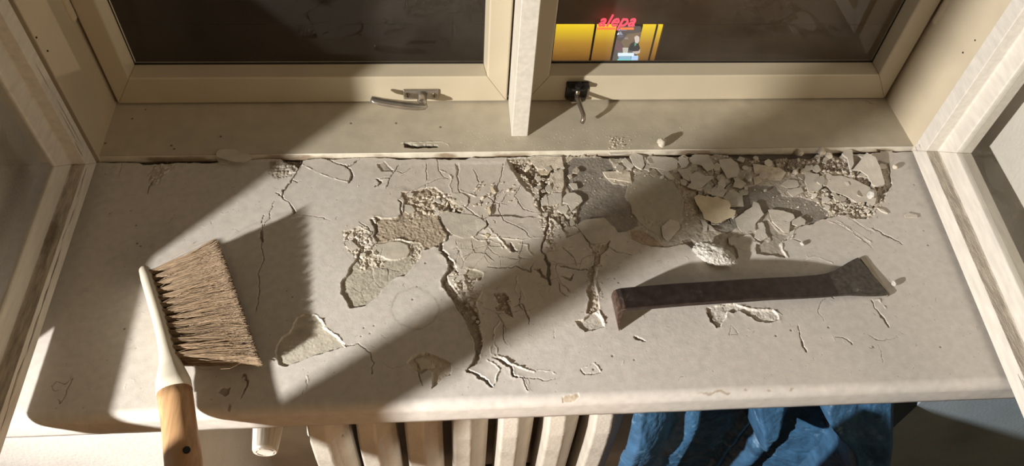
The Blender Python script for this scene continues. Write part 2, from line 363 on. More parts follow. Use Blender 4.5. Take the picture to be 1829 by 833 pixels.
# whole missing-coat field behind
hf.rubble(P2([(478,286),(540,282),(538,300),(520,318),(495,322),(478,312)]), .0022, .006, (.30,.25,.19))
hf.dep(P2([(500,283),(545,281),(540,292),(532,300),(522,294),(508,290)]), .005, DK, 0, .0012)
hf.dep(P2([(905,283),(1000,278),(1250,274),(1300,279),(1420,276),(1520,277),(1588,292),(1592,330),(1580,352),(1560,372),(1545,392),(1500,385),(1475,392),(1440,402),(1415,412),(1404,430),(1375,440),(1352,432),(1325,425),(1300,425),(1262,430),(1235,432),(1190,442),(1160,440),(1128,428),(1118,415),(1096,402),(1060,398),(1035,415),(1012,425),(1000,400),(975,380),(955,352),(930,330),(915,305)]), .0022, (.40,.355,.285), .0005, .0006, rs=.008)
hf.dep(P2([(1005,290),(1030,280),(1085,278),(1100,300),(1080,312),(1095,325),(1125,330),(1120,345),(1128,365),(1137,385),(1140,400),(1118,412),(1105,415),(1092,400),(1075,392),(1050,395),(1033,400),(1028,385),(1040,360),(1035,345),(1020,345),(1010,330),(1005,310)]), .0036, GY, 0, .00025, rs=.01)
hf.dep(P2([(1318,338),(1350,328),(1385,330),(1400,350),(1430,350),(1455,358),(1480,375),(1482,388),(1465,395),(1440,402),(1420,402),(1405,380),(1375,375),(1350,395),(1330,400),(1300,415),(1262,405),(1270,380),(1300,360)]), .0036, GY, 0, .00025, rs=.01)
hf.dep(P2([(1295,279),(1345,276),(1420,277),(1500,277),(1520,290),(1505,305),(1470,303),(1452,312),(1435,305),(1400,308),(1370,300),(1340,296),(1310,300)]), .0050, (.23,.185,.14), 0, .0012, rs=.006)
hf.dep(P2([(916,290),(960,285),(1003,288),(1004,302),(988,308),(978,320),(979,345),(966,352),(960,338),(950,326),(936,312),(920,304)]), .0062, (.20,.155,.11), 0, .0014, rs=.006)
# lighter patch right of the dark one
hf.plate(P2([(1122,325),(1150,308),(1190,305),(1215,318),(1238,345),(1243,372),(1236,400),(1222,412),(1200,420),(1190,436),(1178,420),(1152,405),(1142,395),(1128,378),(1126,362),(1117,350)]), -.0018, (.40,.365,.285), rough=.0002)
hf.rubble(P2([(1190,310),(1225,318),(1245,345),(1250,390),(1215,400),(1215,350)]), .0022, .008, (.42,.35,.26))
hf.rubble(P2([(1140,380),(1200,395),(1240,395),(1230,415),(1190,420),(1150,400)]), .0012, .006, None, 4)
hf.rubble(P2([(1460,310),(1520,300),(1570,300),(1590,340),(1560,390),(1500,385),(1460,365)]), .0035, .009, PL)
hf.rubble(P2([(1340,280),(1500,280),(1500,305),(1340,310)]), .003, .006, (.26,.21,.155))
hf.rubble(P2([(905,285),(1010,282),(1000,345),(960,355),(930,320)]), .0035, .007, (.33,.27,.2), 5)
# brown plaster strip and its neighbours
hf.dep(P2([(718,345),(745,338),(775,335),(792,345),(800,375),(795,390),(800,410),(806,418),(788,434),(790,446),(775,440),(760,447),(745,440),(735,430),(700,427),(675,434),(668,425),(672,395),(668,388),(700,390),(712,388),(722,372),(720,360)]), .0018, PB, .0005, .0005, rs=.003)
hf.rubble(P2([(725,350),(800,345),(830,365),(830,385),(790,378),(735,390)]), .0035, .008, (.48,.41,.32), 2)
hf.dep(P2([(800,362),(812,372),(826,378),(820,385),(806,380),(797,372)]), .004, DK, 0, .0006)
# foot-shaped loss
foot = [(637,463),(626,477),(618,492),(610,503),(608,525),(616,536),(628,551),(651,549),(664,537),(676,529),(688,511),(705,498),(722,492),(737,479),(743,469),(749,461),(757,444),(751,436),(734,432),(699,427),(674,434),(662,446),(649,438),(636,456)]
hf.dep(P2(foot), .0026, (.40,.365,.29), .0005, .00022, rs=.01)
hf.plate(P2([(662,446),(674,435),(699,428),(730,436),(733,448),(728,458),(715,464),(700,465),(680,460),(668,455)]), -.0006, (.50,.455,.375))
hf.rubble(P2([(612,410),(650,405),(668,430),(660,455),(690,462),(680,478),(645,482),(628,460),(612,440)]), .003, .006, (.52,.46,.37), 3)
hf.rubble(P2([(726,432),(756,438),(752,462),(735,475)]), .003, .005, (.48,.42,.34), 1)
for pp in ([(905,345),(890,372),(900,395),(935,410),(950,425)], [(868,345),(880,360),(905,365)], [(845,300),(856,325),(848,345)], [(930,330),(920,350),(935,372),(960,380)], [(640,395),(655,405),(668,424)], [(690,300),(720,310),(735,300)], [(1000,440),(1020,455),(1030,475)], [(995,500),(1000,520),(1015,530)], [(1085,440),(1100,450),(1130,455)], [(930,520),(925,545),(940,560)], [(900,580),(898,605),(910,620)]):
    hf.crack(P2(pp), .0010, .0016, lift=.0004)
for pp in ([(820,340),(850,352),(880,350)], [(845,415),(880,425),(930,428),(965,424)], [(1010,400),(1030,405),(1040,418)], [(860,520),(850,545),(856,560)], [(640,405),(660,415),(650,430)], [(1480,395),(1510,405),(1540,430)]):
    hf.ridge(P2(pp), .0012, .0010, LT)
# lower-left loss
hf.dep(b3([(270,150),(320,120),(430,115),(490,170),(540,250),(640,320),(705,415),(640,440),(500,480),(330,530),(220,580),(160,590),(100,575),(75,520),(70,420),(110,340),(200,260)]), .0022, (.47,.43,.35), .0003, .0002, rs=.012)
hf.ridge(b3([(490,165),(540,250),(640,320),(705,415)]), .0012, .0009, LT); hf.ridge(b3([(300,130),(430,118),(490,165)]), .0014, .0010, LT)
# horse-shaped loss
hf.dep(b4([(245,465),(300,400),(350,370),(440,375),(540,410),(620,440),(660,495),(640,570),(600,580),(570,610),(520,660),(475,700),(490,650),(485,540),(440,520),(380,555),(340,550),(290,500)]), .0032, (.47,.41,.32), .0004, .0004, rs=.006)
hf.ridge(b4([(350,372),(440,378),(540,412),(620,442),(655,490)]), .0012, .0012, LT)
hf.plate(b4([(310,430),(400,400),(470,440),(500,500),(440,515),(370,530),(350,470)]), -.0009, (.52,.47,.39))
hf.crack(b4([(350,470),(355,600),(385,660)]), .0014, .002); hf.crack(b4([(470,430),(470,500)]), .0008, .001)
# the great crack
hf.dep(P2([(797,455),(808,466),(814,480),(800,492),(800,500),(806,512),(822,528),(836,543),(850,558),(856,575),(858,590),(861,605),(862,620),(858,640),(850,650),(835,662),(842,648),(848,630),(846,608),(836,585),(822,562),(812,545),(800,525),(790,512),(789,500),(800,482),(800,466),(788,450)]), .0040, (.28,.235,.18), .0007, .0012, rs=.006)
hf.rubble(P2([(800,490),(830,495),(850,520),(858,560),(862,600),(850,590),(835,550),(810,520)]), .004, .008, (.48,.42,.33), 4)
hf.crack(P2([(782,380),(788,391),(793,404),(803,416),(797,430),(788,435),(787,446),(797,456)]), [.003,.004,.005,.003,.003,.004,.005,.005], .004)
hf.crack(P2([(834,661),(853,671),(868,679),(879,693)]), [.004,.0045,.004,.0008], .0032, lift=.0006)
hf.crack(P2([(800,470),(812,478),(820,490)]), .003, .003)
# middle crack
hf.crack(P2([(975,300),(977,316),(976,337),(965,352),(963,369),(972,378),(979,385),(979,402),(975,418),(970,433),(968,446),(974,458),(979,473),(978,490),(983,509)]), [.006,.005,.006,.004,.004,.003,.004,.004,.004,.003,.002,.003,.006,.005,.001], .0042)
hf.rubble(P2([(950,300),(1000,310),(995,380),(990,450),(975,455),(965,400),(950,350)]), .0028, .006, PL, 6)
hf.ridge(P2([(984,400),(984,420),(990,437),(1005,442),(1025,445),(1045,444)]), .0016, .0013, LT)
hf.ridge(P2([(984,430),(990,450),(980,440)]), .0013, .0012, LT)
# right crack and its end patch
hf.dep(P2([(1062,440),(1075,437),(1090,430),(1085,445),(1072,455),(1070,470),(1062,480),(1060,500),(1064,515),(1070,535),(1072,552),(1060,562),(1050,560),(1052,535),(1046,520),(1054,505),(1046,488),(1056,478),(1062,462),(1054,448)]), .0022, (.40,.34,.26), .0006, .0011, rs=.005)
hf.dep(P2([(1027,574),(1045,571),(1056,562),(1066,558),(1073,566),(1080,584),(1065,589),(1046,594),(1038,585)]), .0024, (.50,.46,.39), .0004, .0002)
hf.ridge(P2([(1064,545),(1072,560),(1080,578)]), .0018, .0016, LT); hf.ridge(P2([(1058,470),(1065,480),(1063,500),(1068,530)]), .0014, .0013, LT)
hf.crack(P2([(1043,419),(1052,436),(1064,452),(1062,467),(1052,482),(1034,484),(1015,478),(996,474)]), .0016, .0018)
hf.crack(P2([(1034,484),(1040,462),(1055,455),(1062,458)]), .0007, .0008)
hf.dep(P2([(880,525),(900,523),(910,530),(908,545),(918,568),(905,560),(898,553),(887,556),(883,548),(892,542),(886,532)]), .0032, (.30,.235,.17), .0005, .0016, rs=.005)
hf.crack(P2([(918,548),(928,543),(934,545),(939,560),(946,568),(947,582)]), .0016, .0018)
# fine crackle
hf.net(P2([(812,428),(870,425),(900,432),(955,445),(955,475),(930,490),(880,480),(855,500),(825,505),(808,470)]), .019, .0005, .0003, .0003, 3, .0003)
hf.net(P2([(860,520),(900,515),(930,490),(975,490),(985,520),(940,580),(900,600),(870,620),(855,560)]), .036, .0007, .0004, .0003, 5, .0002)
hf.net(P2([(980,440),(1045,450),(1050,520),(1000,530),(975,500)]), .034, .0008, .0005, .0004, 9, .0002)
hf.net(P2([(665,290),(905,286),(950,340),(975,430),(880,430),(800,370),(720,340),(665,340)]), .055, .0012, .0006, .0005, 12, .0004)
hf.net(P2([(780,425),(960,425),(975,440),(960,480),(890,470),(830,470)]), .034, .0007, .0004, .0004, 14, .0004)
hf.net(P2([(640,440),(745,440),(740,470),(680,520),(640,540),(615,520)]), .028, .0005, .0004, .0001, 15, .0001)
hf.net(P2([(1010,345),(1040,350),(1032,400),(1000,420),(990,380)]), .014, .0022, .001, .0005, 16, .001)
hf.net(P2([(1180,295),(1320,285),(1320,400),(1250,400),(1230,330)]), .02, .0022, .001, .0005, 18, .0012)
hf.net(P2([(1440,300),(1580,300),(1580,360),(1540,388),(1480,380),(1450,350)]), .022, .002, .001, .0005, 19, .0012)
# coat edges and cracks left
hf.crack(c2([(720,120),(690,180),(690,250),(640,310),(600,370),(550,420),(550,480),(620,550),(660,620),(650,645)]), [.008,.002,.0014,.0018,.003,.003,.001,.001,.005,.001], .0024, lift=.0005)
hf.crack(c2([(480,440),(520,460),(560,480)]), .0018, .002); hf.crack(c2([(640,320),(680,340),(715,320)]), .0018, .0018)
hf.crack(c2([(470,520),(435,600),(420,680),(380,730),(375,770)]), .0008, .0014); hf.crack(c2([(655,640),(870,660),(1000,705)]), .0007, .0010)
hf.crack(c2([(960,125),(1060,170),(1150,195),(1230,150),(1280,125)]), .0022, .002); hf.crack(c2([(1150,195),(1180,240),(1195,290),(1160,345)]), [.002,.003,.004,.002], .0022)
hf.ridge(c2([(730,175),(850,245),(960,290),(1085,325),(1155,345)]), .0012, .0009, LT)
hf.dep(c3([(180,170),(240,150),(330,245),(210,240)]), .0016, (.40,.36,.29), .0003, .0001)  # triangular recess coloured darker, its shade put into the colour
hf.crack(c3([(240,150),(290,200),(330,245)]), .002, .0022); hf.crack(c3([(180,310),(210,345),(160,380)]), [.002,.004,.002], .0025)
hf.crack(c3([(730,95),(745,190),(750,235),(790,290),(840,310)]), .001, .0012); hf.ridge(c3([(750,232),(835,265),(870,300),(850,380),(870,440)]), .0012, .001, LT)
hf.crack(c3([(370,505),(400,540),(395,600),(410,640),(370,690),(300,690),(200,685),(120,690)]), [.001,.003,.002,.003,.003,.001,.001,.001], .0022, lift=.0005)
hf.crack(c3([(120,690),(165,750),(165,800),(150,833)]), [.003,.006,.004,.002], .003)
hf.crack(c3([(370,505),(450,440),(600,370),(740,310),(840,300)]), .0009, .0012)
hf.crack(c3([(740,620),(775,690),(800,760),(860,820)]), [.003,.006,.005,.004], .004)
hf.crack(c3([(1190,700),(1200,740),(1180,780)]), .004, .003); hf.crack(c3([(1020,490),(1020,560),(940,575)]), .0012, .0015)
hf.crack(c3([(1140,500),(1150,560)]), .002, .002); hf.crack(c3([(1270,470),(1350,400)]), .002, .0025)
hf.crack(c8([(480,180),(500,240),(545,250)]), [.003,.006,.002], .003); hf.crack(c8([(270,395),(400,405),(530,395),(600,430),(660,445),(690,370)]), .0016, .0018)
hf.ridge(c8([(60,70),(120,110),(180,155),(300,155),(380,190),(410,225)]), .0012, .0010, LT); hf.ridge(c8([(270,40),(330,100),(380,150),(480,265)]), .0016, .0014, LT)
hf.ridge(c8([(560,180),(640,200),(640,250),(690,300),(690,340)]), .0012, .0012, LT)
hf.ridge(c8([(550,490),(530,560),(520,620),(560,680),(620,715)]), .001, .0009, LT); hf.ridge(c8([(545,550),(580,620),(620,700)]), .001, .0008, LT)
hf.dep(c8([(80,420),(140,420),(215,455),(215,500),(195,530),(100,525),(50,480)]), .0014, (.36,.32,.24), .0008, .0003)
hf.crack(c8([(700,420),(740,430),(780,490),(830,510),(850,560)]), [.001,.004,.004,.005,.001], .003); hf.crack(c8([(950,490),(1030,520),(1055,470)]), [.001,.004,.001], .002)
hf.crack(c8([(870,380),(1000,395),(1110,435)]), .0012, .0015); hf.crack(c8([(830,390),(840,470),(830,640)]), .0008, .001)
hf.ridge(b5([(270,280),(240,340),(235,420),(210,460),(215,500),(260,520)]), .0013, .0012, LT); hf.ridge(b5([(235,420),(255,460),(255,495)]), .0012, .001, LT)
hf.crack(b5([(230,530),(290,550),(345,590),(370,650),(430,665),(470,745)]), [.001,.004,.004,.002,.001,.0006], .0025, lift=.001)
hf.ridge(b5([(260,510),(320,540),(370,580),(440,600),(510,620)]), .0016, .0018, LT); hf.ridge(b5([(190,545),(240,580),(270,610),(255,670),(235,720)]), .0013, .0013, LT)
hf.crack(b5([(430,660),(510,665),(600,680),(655,665)]), .0009, .0012); hf.ridge(b5([(520,612),(620,615),(660,640)]), .001, .0008, LT)
hf.crack(b5([(820,605),(850,640),(900,635),(960,630)]), .0012, .0013); hf.ridge(b5([(825,600),(915,565),(960,625)]), .001, .0008, LT)
hf.crack(b5([(630,290),(650,390)]), .0007, .001)
# hollow beside the plaster lump, scoops near it
hf.dep(b1([(830,240),(870,235),(940,270),(1060,250),(1250,235),(1300,300),(1340,340),(1350,420),(1290,490),(1080,460),(930,350)]), .0026, (.40,.36,.29), .0003, .0003)
hf.dep(b1([(830,240),(900,235),(970,280),(960,320),(890,310),(850,285)]), .0036, (.27,.22,.165), 0, .0005)  # darker end of the hollow: its shade is put into the colour
hf.dep(b1([(330,150),(480,170),(560,230),(640,270),(665,315),(540,315),(430,290),(360,250)]), .0028, (.38,.29,.21), .0004, .0003)
hf.dep(b2([(325,10),(380,60),(430,120),(480,180),(560,200),(530,240),(495,290),(510,340),(545,415),(440,400),(360,390),(270,380),(255,340),(270,290),(350,280),(395,250),(385,200),(350,190),(345,150),(310,110)]), .0028, (.34,.30,.245), .0004, .0002)
hf.ridge(b2([(495,290),(515,350),(555,415)]), .0012, .001, LT); hf.ridge(b2([(620,150),(600,240),(520,260)]), .0012, .0012, LT)
hf.crack(b2([(600,245),(680,265),(710,295)]), .0014, .0016)
hf.ridge(b2([(700,450),(780,410),(860,420),(960,460),(980,490)]), .001, .0006, None)
# long scores at the right
for pp in ([(1085,25),(1200,100),(1300,160),(1354,190)], [(1000,90),(1150,180),(1260,250),(1330,300)], [(1210,240),(1300,280),(1350,340)]):
    hf.crack(b2(pp), .0008, .0008, (.34,.30,.25)); hf.ridge(b2([(a+14, b-14) for a, b in pp]), .0012, .0006, LT)
hf.crack(P2([(1560,408),(1585,422),(1612,436)]), [.001,.003,.001], .002)
# losses below the pry bar
hf.dep(b6([(110,130),(230,120),(320,100),(400,130),(500,155),(650,160),(700,200),(690,245),(620,262),(530,250),(500,220),(440,190),(370,155),(330,185),(270,160),(270,215),(215,290),(180,298),(110,215)]), .0020, (.56,.52,.46), .0007, .0005, rs=.008)
hf.ridge(b6([(120,135),(230,125),(320,105),(400,130),(500,155),(650,162),(715,200)]), .0012, .0010, LT)
hf.crack(b6([(120,185),(150,250),(185,295)]), [.004,.0045,.002], .003); hf.crack(b6([(365,152),(440,190),(500,225),(540,252),(620,262)]), [.001,.003,.003,.002,.001], .0026)
hf.crack(b6([(1470,80),(1490,130),(1550,210),(1610,295)]), [.002,.001,.003,.002], .0018); hf.ridge(b6([(1480,75),(1530,70),(1590,140)]), .0014, .0012, LT)
hf.crack(b6([(860,290),(880,390),(905,450),(925,500)]), [.0005,.001,.004,.0006], .0018); hf.crack(b6([(1170,375),(1240,395),(1310,440)]), [.0005,.001,.002], .0014)
hf.crack(b6([(1120,30),(1160,60)]), .0025, .0018); hf.crack(b6([(1110,40),(1050,90),(1030,170),(1080,250)]), .0006, .0008); hf.crack(b6([(1440,360),(1500,400),(1560,405),(1690,380)]), .0006, .0009)
hf.crack(b6([(1520,440),(1550,520),(1555,590)]), .0006, .0008); hf.crack(b6([(300,275),(360,350),(290,360),(300,275)]), .0006, .0007)
hf.crack(P2([(1518,482),(1528,488),(1540,484)]), .0015, .0014); hf.dot(*px(1137,604)[:2], .0025, .0025); hf.dot(*px(1141,606)[:2], .002, .0012)
hf.crack(P2([(1134,601),(1143,605),(1152,610)]), [.003,.003,.0006], .0022)
# left-hand marks
hf.crack(P2([(469,400),(469,420),(466,440),(471,460),(462,490),(463,520),(456,560)]), .0009, .0016); hf.crack(P2([(467,412),(465,424),(470,432)]), [.001,.004,.001], .0024)
hf.crack(P2([(468,398),(470,385)]), .003, .0016)
hf.crack(P2([(435,670),(442,682),(436,698),(430,712)]), [.005,.003,.002,.0006], .002, lift=.0005)
hf.rubble(P2([(425,668),(445,668),(446,690),(428,688)]), .0016, .006, PL)
hf.dep(P2([(388,700),(398,692),(413,691),(408,704),(402,708)]), .0014, (.30,.255,.20), .0003, .0003)
hf.stain(P2([(408,722),(413,724),(411,730),(406,728)]), DK, .8, .001)
hf.rubble(P2([(262,305),(280,290),(312,288),(312,300),(296,315),(285,330),(265,335)]), .0028, .008, PL, 2)
hf.crack(P2([(263,345),(270,325),(276,318)]), .002, .0018); hf.crack(P2([(218,286),(214,302),(212,318)]), .0007, .0014)
hf.crack(P2([(293,402),(305,396),(310,382)]), .0008, .0008)
hf.crack(P2([(92,692),(100,684),(118,686),(130,676)]), .0009, .0009); hf.crack(P2([(130,676),(122,690),(118,706),(106,722),(102,712)]), .0012, .0009); hf.crack(P2([(92,692),(96,698),(110,697)]), .0007, .0008)
hf.crack(P2([(610,620),(640,615),(660,630),(668,650),(662,658),(664,668)]), [.0006,.0008,.001,.0012,.0008,.0015], .0015); hf.crack(P2([(680,645),(700,660),(725,650)]), .0006, .0008); hf.crack(P2([(545,670),(548,690),(540,705)]), .0007, .0009)
hf.ridge(P2([(547,672),(549,688),(543,700)]), .001, .0006, LT); hf.crack(P2([(806,656),(832,661)]), .0005, .0008)
# cup ring
ring = [(741.5+41*math.cos(a), 551.5-36*math.sin(a)) for a in [i*2*math.pi/40 for i in range(40)]]
hf.stain(P2(ring), (.36,.325,.275), .55, edge=.0016)
rg = random.Random(4)
for u, v in [(668,582),(645,601),(650,586),(661,596),(512,520),(522,531),(245,435),(251,440),(243,403),(196,382),(222,588),(410,640),(233,377),(188,311),(1133,643),(1094,636),(1413,590),(1386,600),(1480,585),(1650,412),(1633,330),(1658,438),(1560,620),(1060,660),(760,470),(745,512),(737,535),(1680,620),(1105,505),(1098,498),(315,622)]:
    x, y, _ = px(u, v); hf.dot(x, y, rg.uniform(.0008, .0017), .0006)
for i in range(420):
    x = rg.uniform(0, 1.3); y = rg.uniform(-.415, -.02); hf.dot(x, y, rg.uniform(.0002, .0008), .0002, (.30,.26,.21))
for i in range(220):                                   # small scratches and nicks in the coat
    x = rg.uniform(.05, 1.28); y = rg.uniform(-.41, -.02); a = rg.uniform(0, 6.3); l = rg.uniform(.003, .012)
    (hf.crack if i % 2 else hf.ridge)([(x, y), (x+l*.5*math.cos(a), y+l*.5*math.sin(a)), (x+l*math.cos(a+.4), y+l*math.sin(a+.4))], .0006, .0004)
for u, v in [(195,310),(200,300),(268,440),(275,535),(150,520),(235,620),(1620,300),(1640,365),(1100,480)]:
    x, y, _ = px(u, v); hf.stain([(x-.006, y-.004), (x+.007, y-.003), (x+.004, y+.005)], (.36,.31,.25), .35, .002)
for u, v, l in [(1300,696,.005),(1415,692,.004),(1332,694,.003),(1375,693,.003),(1268,698,.016),(1290,697,.010)]:
    x, y, _ = px(u, v); hf.stain([(x-l, y-.0006), (x, y-.0014), (x+l, y), (x, y+.0012)], (.30,.235,.165), .75, .0008)
hf.dep(P2([(1005,706),(1018,703),(1032,702),(1036,706),(1022,711),(1008,712)]), .0008, (.42,.34,.25), .0002, .0003)
# ragged dark joint at the back
gap = -.0066 - .005*np.clip(fbm(X, Y*0, .05, 3, 4)*2, -.8, 2) - .006*sst(X, .93, 1.0)*(1-sst(X, 1.2, 1.27)) - .004*np.exp(-((X-.30)/.02)**2)
m = sst(Y, gap-.0008, gap+.0010); hf.H = hf.H*(1-m) - .010*m; hf.C = hf.C*(1-.85*m[..., None]) + np.array((.07,.052,.038))*.85*m[..., None]
# shape the front nose: roll the flat grid over the edge
V = np.zeros(X.shape+(3,)); V[..., 0] = X
R_ = .014; yT = -.416
t = np.clip((yT - Y)/(.014), 0, 1); ang = t*math.pi/2*.97
V[..., 1] = np.where(Y >= yT, Y, yT - R_*np.sin(ang)); V[..., 2] = np.where(Y >= yT, 0, -R_*(1-np.cos(ang)))
nx_ = np.where(Y >= yT, 0, -np.sin(ang)); nz_ = np.where(Y >= yT, 1, np.cos(ang))
V[..., 1] += nx_*hf.H*.5; V[..., 2] += nz_*hf.H
sill = st(empty('window_sill'))
sill['label'] = 'wide painted plaster window sill with flaking, cracked coat'
grid_obj('sill_slab', V, hf.C, M['sill'], sill)
# nose face and underside
n = len(hf.x); fy0 = V[0, :, 1]; fz0 = V[0, :, 2]
rows = []; 
for j, (dy, z) in enumerate([(0, None), (0, -.02), (.0005, -.03), (.0008, -.040), (.003, -.0500), (.012, -.0515), (.04, -.052)]):
    zz = fz0 if z is None else np.full(n, z)+.0008*fbm(hf.x, hf.x*0, .15, 2, 2); rows.append(np.stack([hf.x, fy0+dy+(0 if z is None else .0004*fbm(hf.x, hf.x*0+j*.01, .03, 1, 3)), zz], -1))
Vn = np.stack(rows[::-1], 0); Cn = np.ones(Vn.shape)*np.array(SILL)
grid_obj('sill_nose', Vn, Cn, M['sill'], sill)
boxo('slab_core', (RL-.004, -.40, -.052), (RR+.004, .1, -.012), M['wall'], sill)

# ------------------------------------------------------------------ lower frame ledge between sill and outer sashes
LC = (.47,.42,.325)
hl = HF(-.003, 1.303, -.0005, .116, .0009, LC)
hl.H += .0003*fbm(hl.X, hl.Y, .06, 2, 3); hl.C *= (1+.04*fbm(hl.X, hl.Y, .12, 1, 4))[..., None]
sl = [px(723,259.5,'z',.008)[:2], px(745,261.5,'z',.008)[:2], px(780,262,'z',.008)[:2]]
hl.ridge([px(*q,'z',.008)[:2] for q in [(717,256),(730,254),(760,254),(790,253),(801,258),(803,264)]], .0014, .0008, (.6,.56,.47), jag=.0006)
hl.stain([tuple(px(*q,'z',.008)[:2]) for q in [(722,256.5),(730,257),(745,258.8),(781,259.0),(784,263),(745,265),(723,264)]], (.012,.008,.006), 1.0, .0012)  # slot rim and walls painted black for the shade inside
hl.dep([tuple(px(*q,'z',.008)[:2]) for q in [(722,256.5),(730,257),(745,258.8),(781,259.0),(784,263),(745,265),(723,264)]], .011, (.012,.008,.006), 0, 0, soft=.0004)
for u, v in [(236,212),(260,196),(394,244),(306,260),(311,266),(188,256),(627,220),(787,227),(708,220)]:
    hl.dot(*px(u, v, 'z', .008)[:2], .0020 if u != 260 else .0013, .0004, (.03,.02,.015))
for i in range(160):
    a = rg.uniform(0, 6.3); x = rg.uniform(.55, .95); y = rg.uniform(.001, .05); hl.dot(x, y, rg.uniform(.0003, .001), -.0004, (.56,.52,.44))
hl.crack([px(*q,'z',.008)[:2] for q in [(1545,180),(1555,185),(1566,186)]], .0015, .0008)
Vl = np.stack([hl.X, hl.Y, .008+hl.H], -1)
fr = st(empty('trim_1')); fr['label'] = 'painted fixed window frame around the outer sashes'
grid_obj('bottom_ledge', Vl, hl.C, M['ledge'], fr)
# worn front lip of the ledge
xs = np.arange(-.003, 1.303, .0016); rows = []; cols = []
for j, z in enumerate(np.linspace(.0075, -.016, 16)):
    b = .0022*np.sin(j/15*2.6) + .0014*fbm(xs, xs*0+j*.0022, .03, 3, 4)*(j > 0)
    b = b - .0035*(j > 8)
    rows.append(np.stack([xs, -.0005-b, np.full(len(xs), z)], -1))
    f = np.clip(.75+2.4*fbm(xs, xs*0+j*.004, .05, 5, 5)+(j-8)*.12, 0, 1)[:, None]*(j > 1)
    cols.append(np.array((.58,.53,.43))*(1-f)+np.array((.27,.205,.14))*f)
grid_obj('ledge_lip', np.stack(rows[::-1], 0), np.stack(cols[::-1], 0), M['ledge'], fr)
boxo('ledge_core', (-.003, .004, -.03), (1.303, .16, .000), M['frame'], fr)
boxo('left_jamb', (-.07, -.004, -.05), (-.0005, .16, 1.42), M['frame'], fr, .0015)
# right jamb leans in a little towards the sash
bm = bmesh.new()
vs_ = [bm.verts.new(p) for z in (-.05, 1.42) for p in ((1.300, -.004, z), (1.292, .112, z), (1.292, .16, z), (1.37, .16, z), (1.37, -.004, z))]
bm.faces.new(vs_[:5]); bm.faces.new(vs_[5:]); [bm.faces.new((vs_[i], vs_[(i+1)%5], vs_[5+(i+1)%5], vs_[5+i])) for i in range(5)]
bm_obj('right_jamb', bm, M['frame'], fr)
boxo('left_architrave', (RL, -.0045, -.002), (-.0702, .02, 1.42), M['frame'], fr); boxo('right_architrave', (1.3702, -.0045, -.002), (RR, .02, 1.42), M['frame'], fr)
boxo('head', (-.003, -.004, 1.36), (1.303, .16, 1.42), M['frame'], fr)
boxo('bottom_rebate', (-.003, .118, -.006), (1.303, .17, .001), M['frame'], fr)
# mullion
bm = bmesh.new(); box(bm, (.6330, .0306, .0082), (.6592, .113, 1.36), .0012)
bm_obj('mullion', bm, M['oldsash'], fr)
boxo('mullion_back', (.620, .135, .008), (.672, .16, 1.36), M['frame'], fr)
# dark discs standing in for the shaded nail holes in the jambs
bm = bmesh.new()
for u, v, ax, val in [(65,67,'x',0),(85,91,'x',0),(1738,30,'x',1.2985),(1742,72,'x',1.299),(1720,94,'x',1.298)]:
    p = px(u, v, ax, val); cyl(bm, p, (1, 0, 0), .0013, .0016, 10)
bm_obj('nail_hole_discs', bm, M['dark'], fr)['kind'] = 'stuff'

# ------------------------------------------------------------------ outer sashes
YS = .1093
prof = [(0, .002), (.002, 0), (.0335, 0), (.0348, .0018), (.0395, .0258), (.0402, .027), (.0402, .0330), (0, .0330)]
def outer(name, x0, x1, lab):
    r = st(empty(name)); r['label'] = lab
    member_frame(r, ['bottom_rail', 'side_stile', 'top_rail', 'side_stile'], prof, x1-x0, 1.345-.0105, M['sash'], (x0, YS, .0105), (1,0,0), (0,0,1), (0,1,0), extra=(0, .0200, 0, 0))
    g = boxo('glass_pane', (x0+.04, YS+.0282, .065), (x1-.04, YS+.0322, 1.30), M['glass'], r)
    bm = bmesh.new(); e = .0402
    x_0, x_1, z0, z1 = x0+e-.001, x1-e+.001, .0105+e+.0195, 1.345-e
    box(bm, (x_0, YS+.0255, z0), (x_1, YS+.0281, z0+.0018)); box(bm, (x_0, YS+.0255, z0), (x_0+.0012, YS+.0281, z1)); box(bm, (x_1-.0012, YS+.0255, z0), (x_1, YS+.0281, z1))
    bm_obj('glazing_seal', bm, M['dark'], r)
    return r
win1 = outer('window_1', .0035, .6305, 'left outer window sash with grey lever handle')
win2 = outer('window_2', .6620, 1.2885, 'right outer window sash with black catch')
# hinges
def hinge(parent, x, y, z0, z1, s):
    bm = bmesh.new(); cyl(bm, (x, y, (z0+z1)/2), (0,0,1), .0072, z1-z0, 18); cyl(bm, (x, y, z0-.002), (0,0,1), .0045, .005, 18, .0058)
    box(bm, (x-.001, y, z0), (x+s*.014, y+.004, z1), .0008); return bm_obj('hinge', bm, M['frame'], parent, False)
hinge(win1, -.0010, YS-.0055, 0.1847, 0.2747, -1); hinge(win2, 1.2955, YS-.0055, 0.1803, 0.2703, 1)

# grey lever handle
def quad_plate(bm, cx, y0, cz, w_, h_, t, b): box(bm, (cx-w_/2, y0-t, cz-h_/2), (cx+w_/2, y0, cz+h_/2), b)
hd = empty('window_handle'); hd.parent = win1
hd['label'] = 'grey metal lever handle'
bm = bmesh.new(); quad_plate(bm, .4885, YS, .0300, .058, .021, .004, .0018); bm_obj('mounting_plate', bm, M['steel'], hd)
for sx in (-.0215, .0215):
    bm = bmesh.new(); cyl(bm, (.4885+sx, YS-.0042, .0292), (0,1,0), .0042, .0022, 18); o = bm_obj('screw', bm, M['brass'], hd)
    bm = bmesh.new(); box(bm, (.4885+sx-.0006, YS-.0058, .0258), (.4885+sx+.0006, YS-.0052, .0326)); bm_obj('screw_slot', bm, M['dark'], o)
bm = bmesh.new()
tube(bm, [(.4905, YS-.003, .0300), (.4905, YS-.014, .0305), (.4902, YS-.024, .0325), (.4890, YS-.033, .0350)], [.0082, .0074, .0080, .0072], 20)
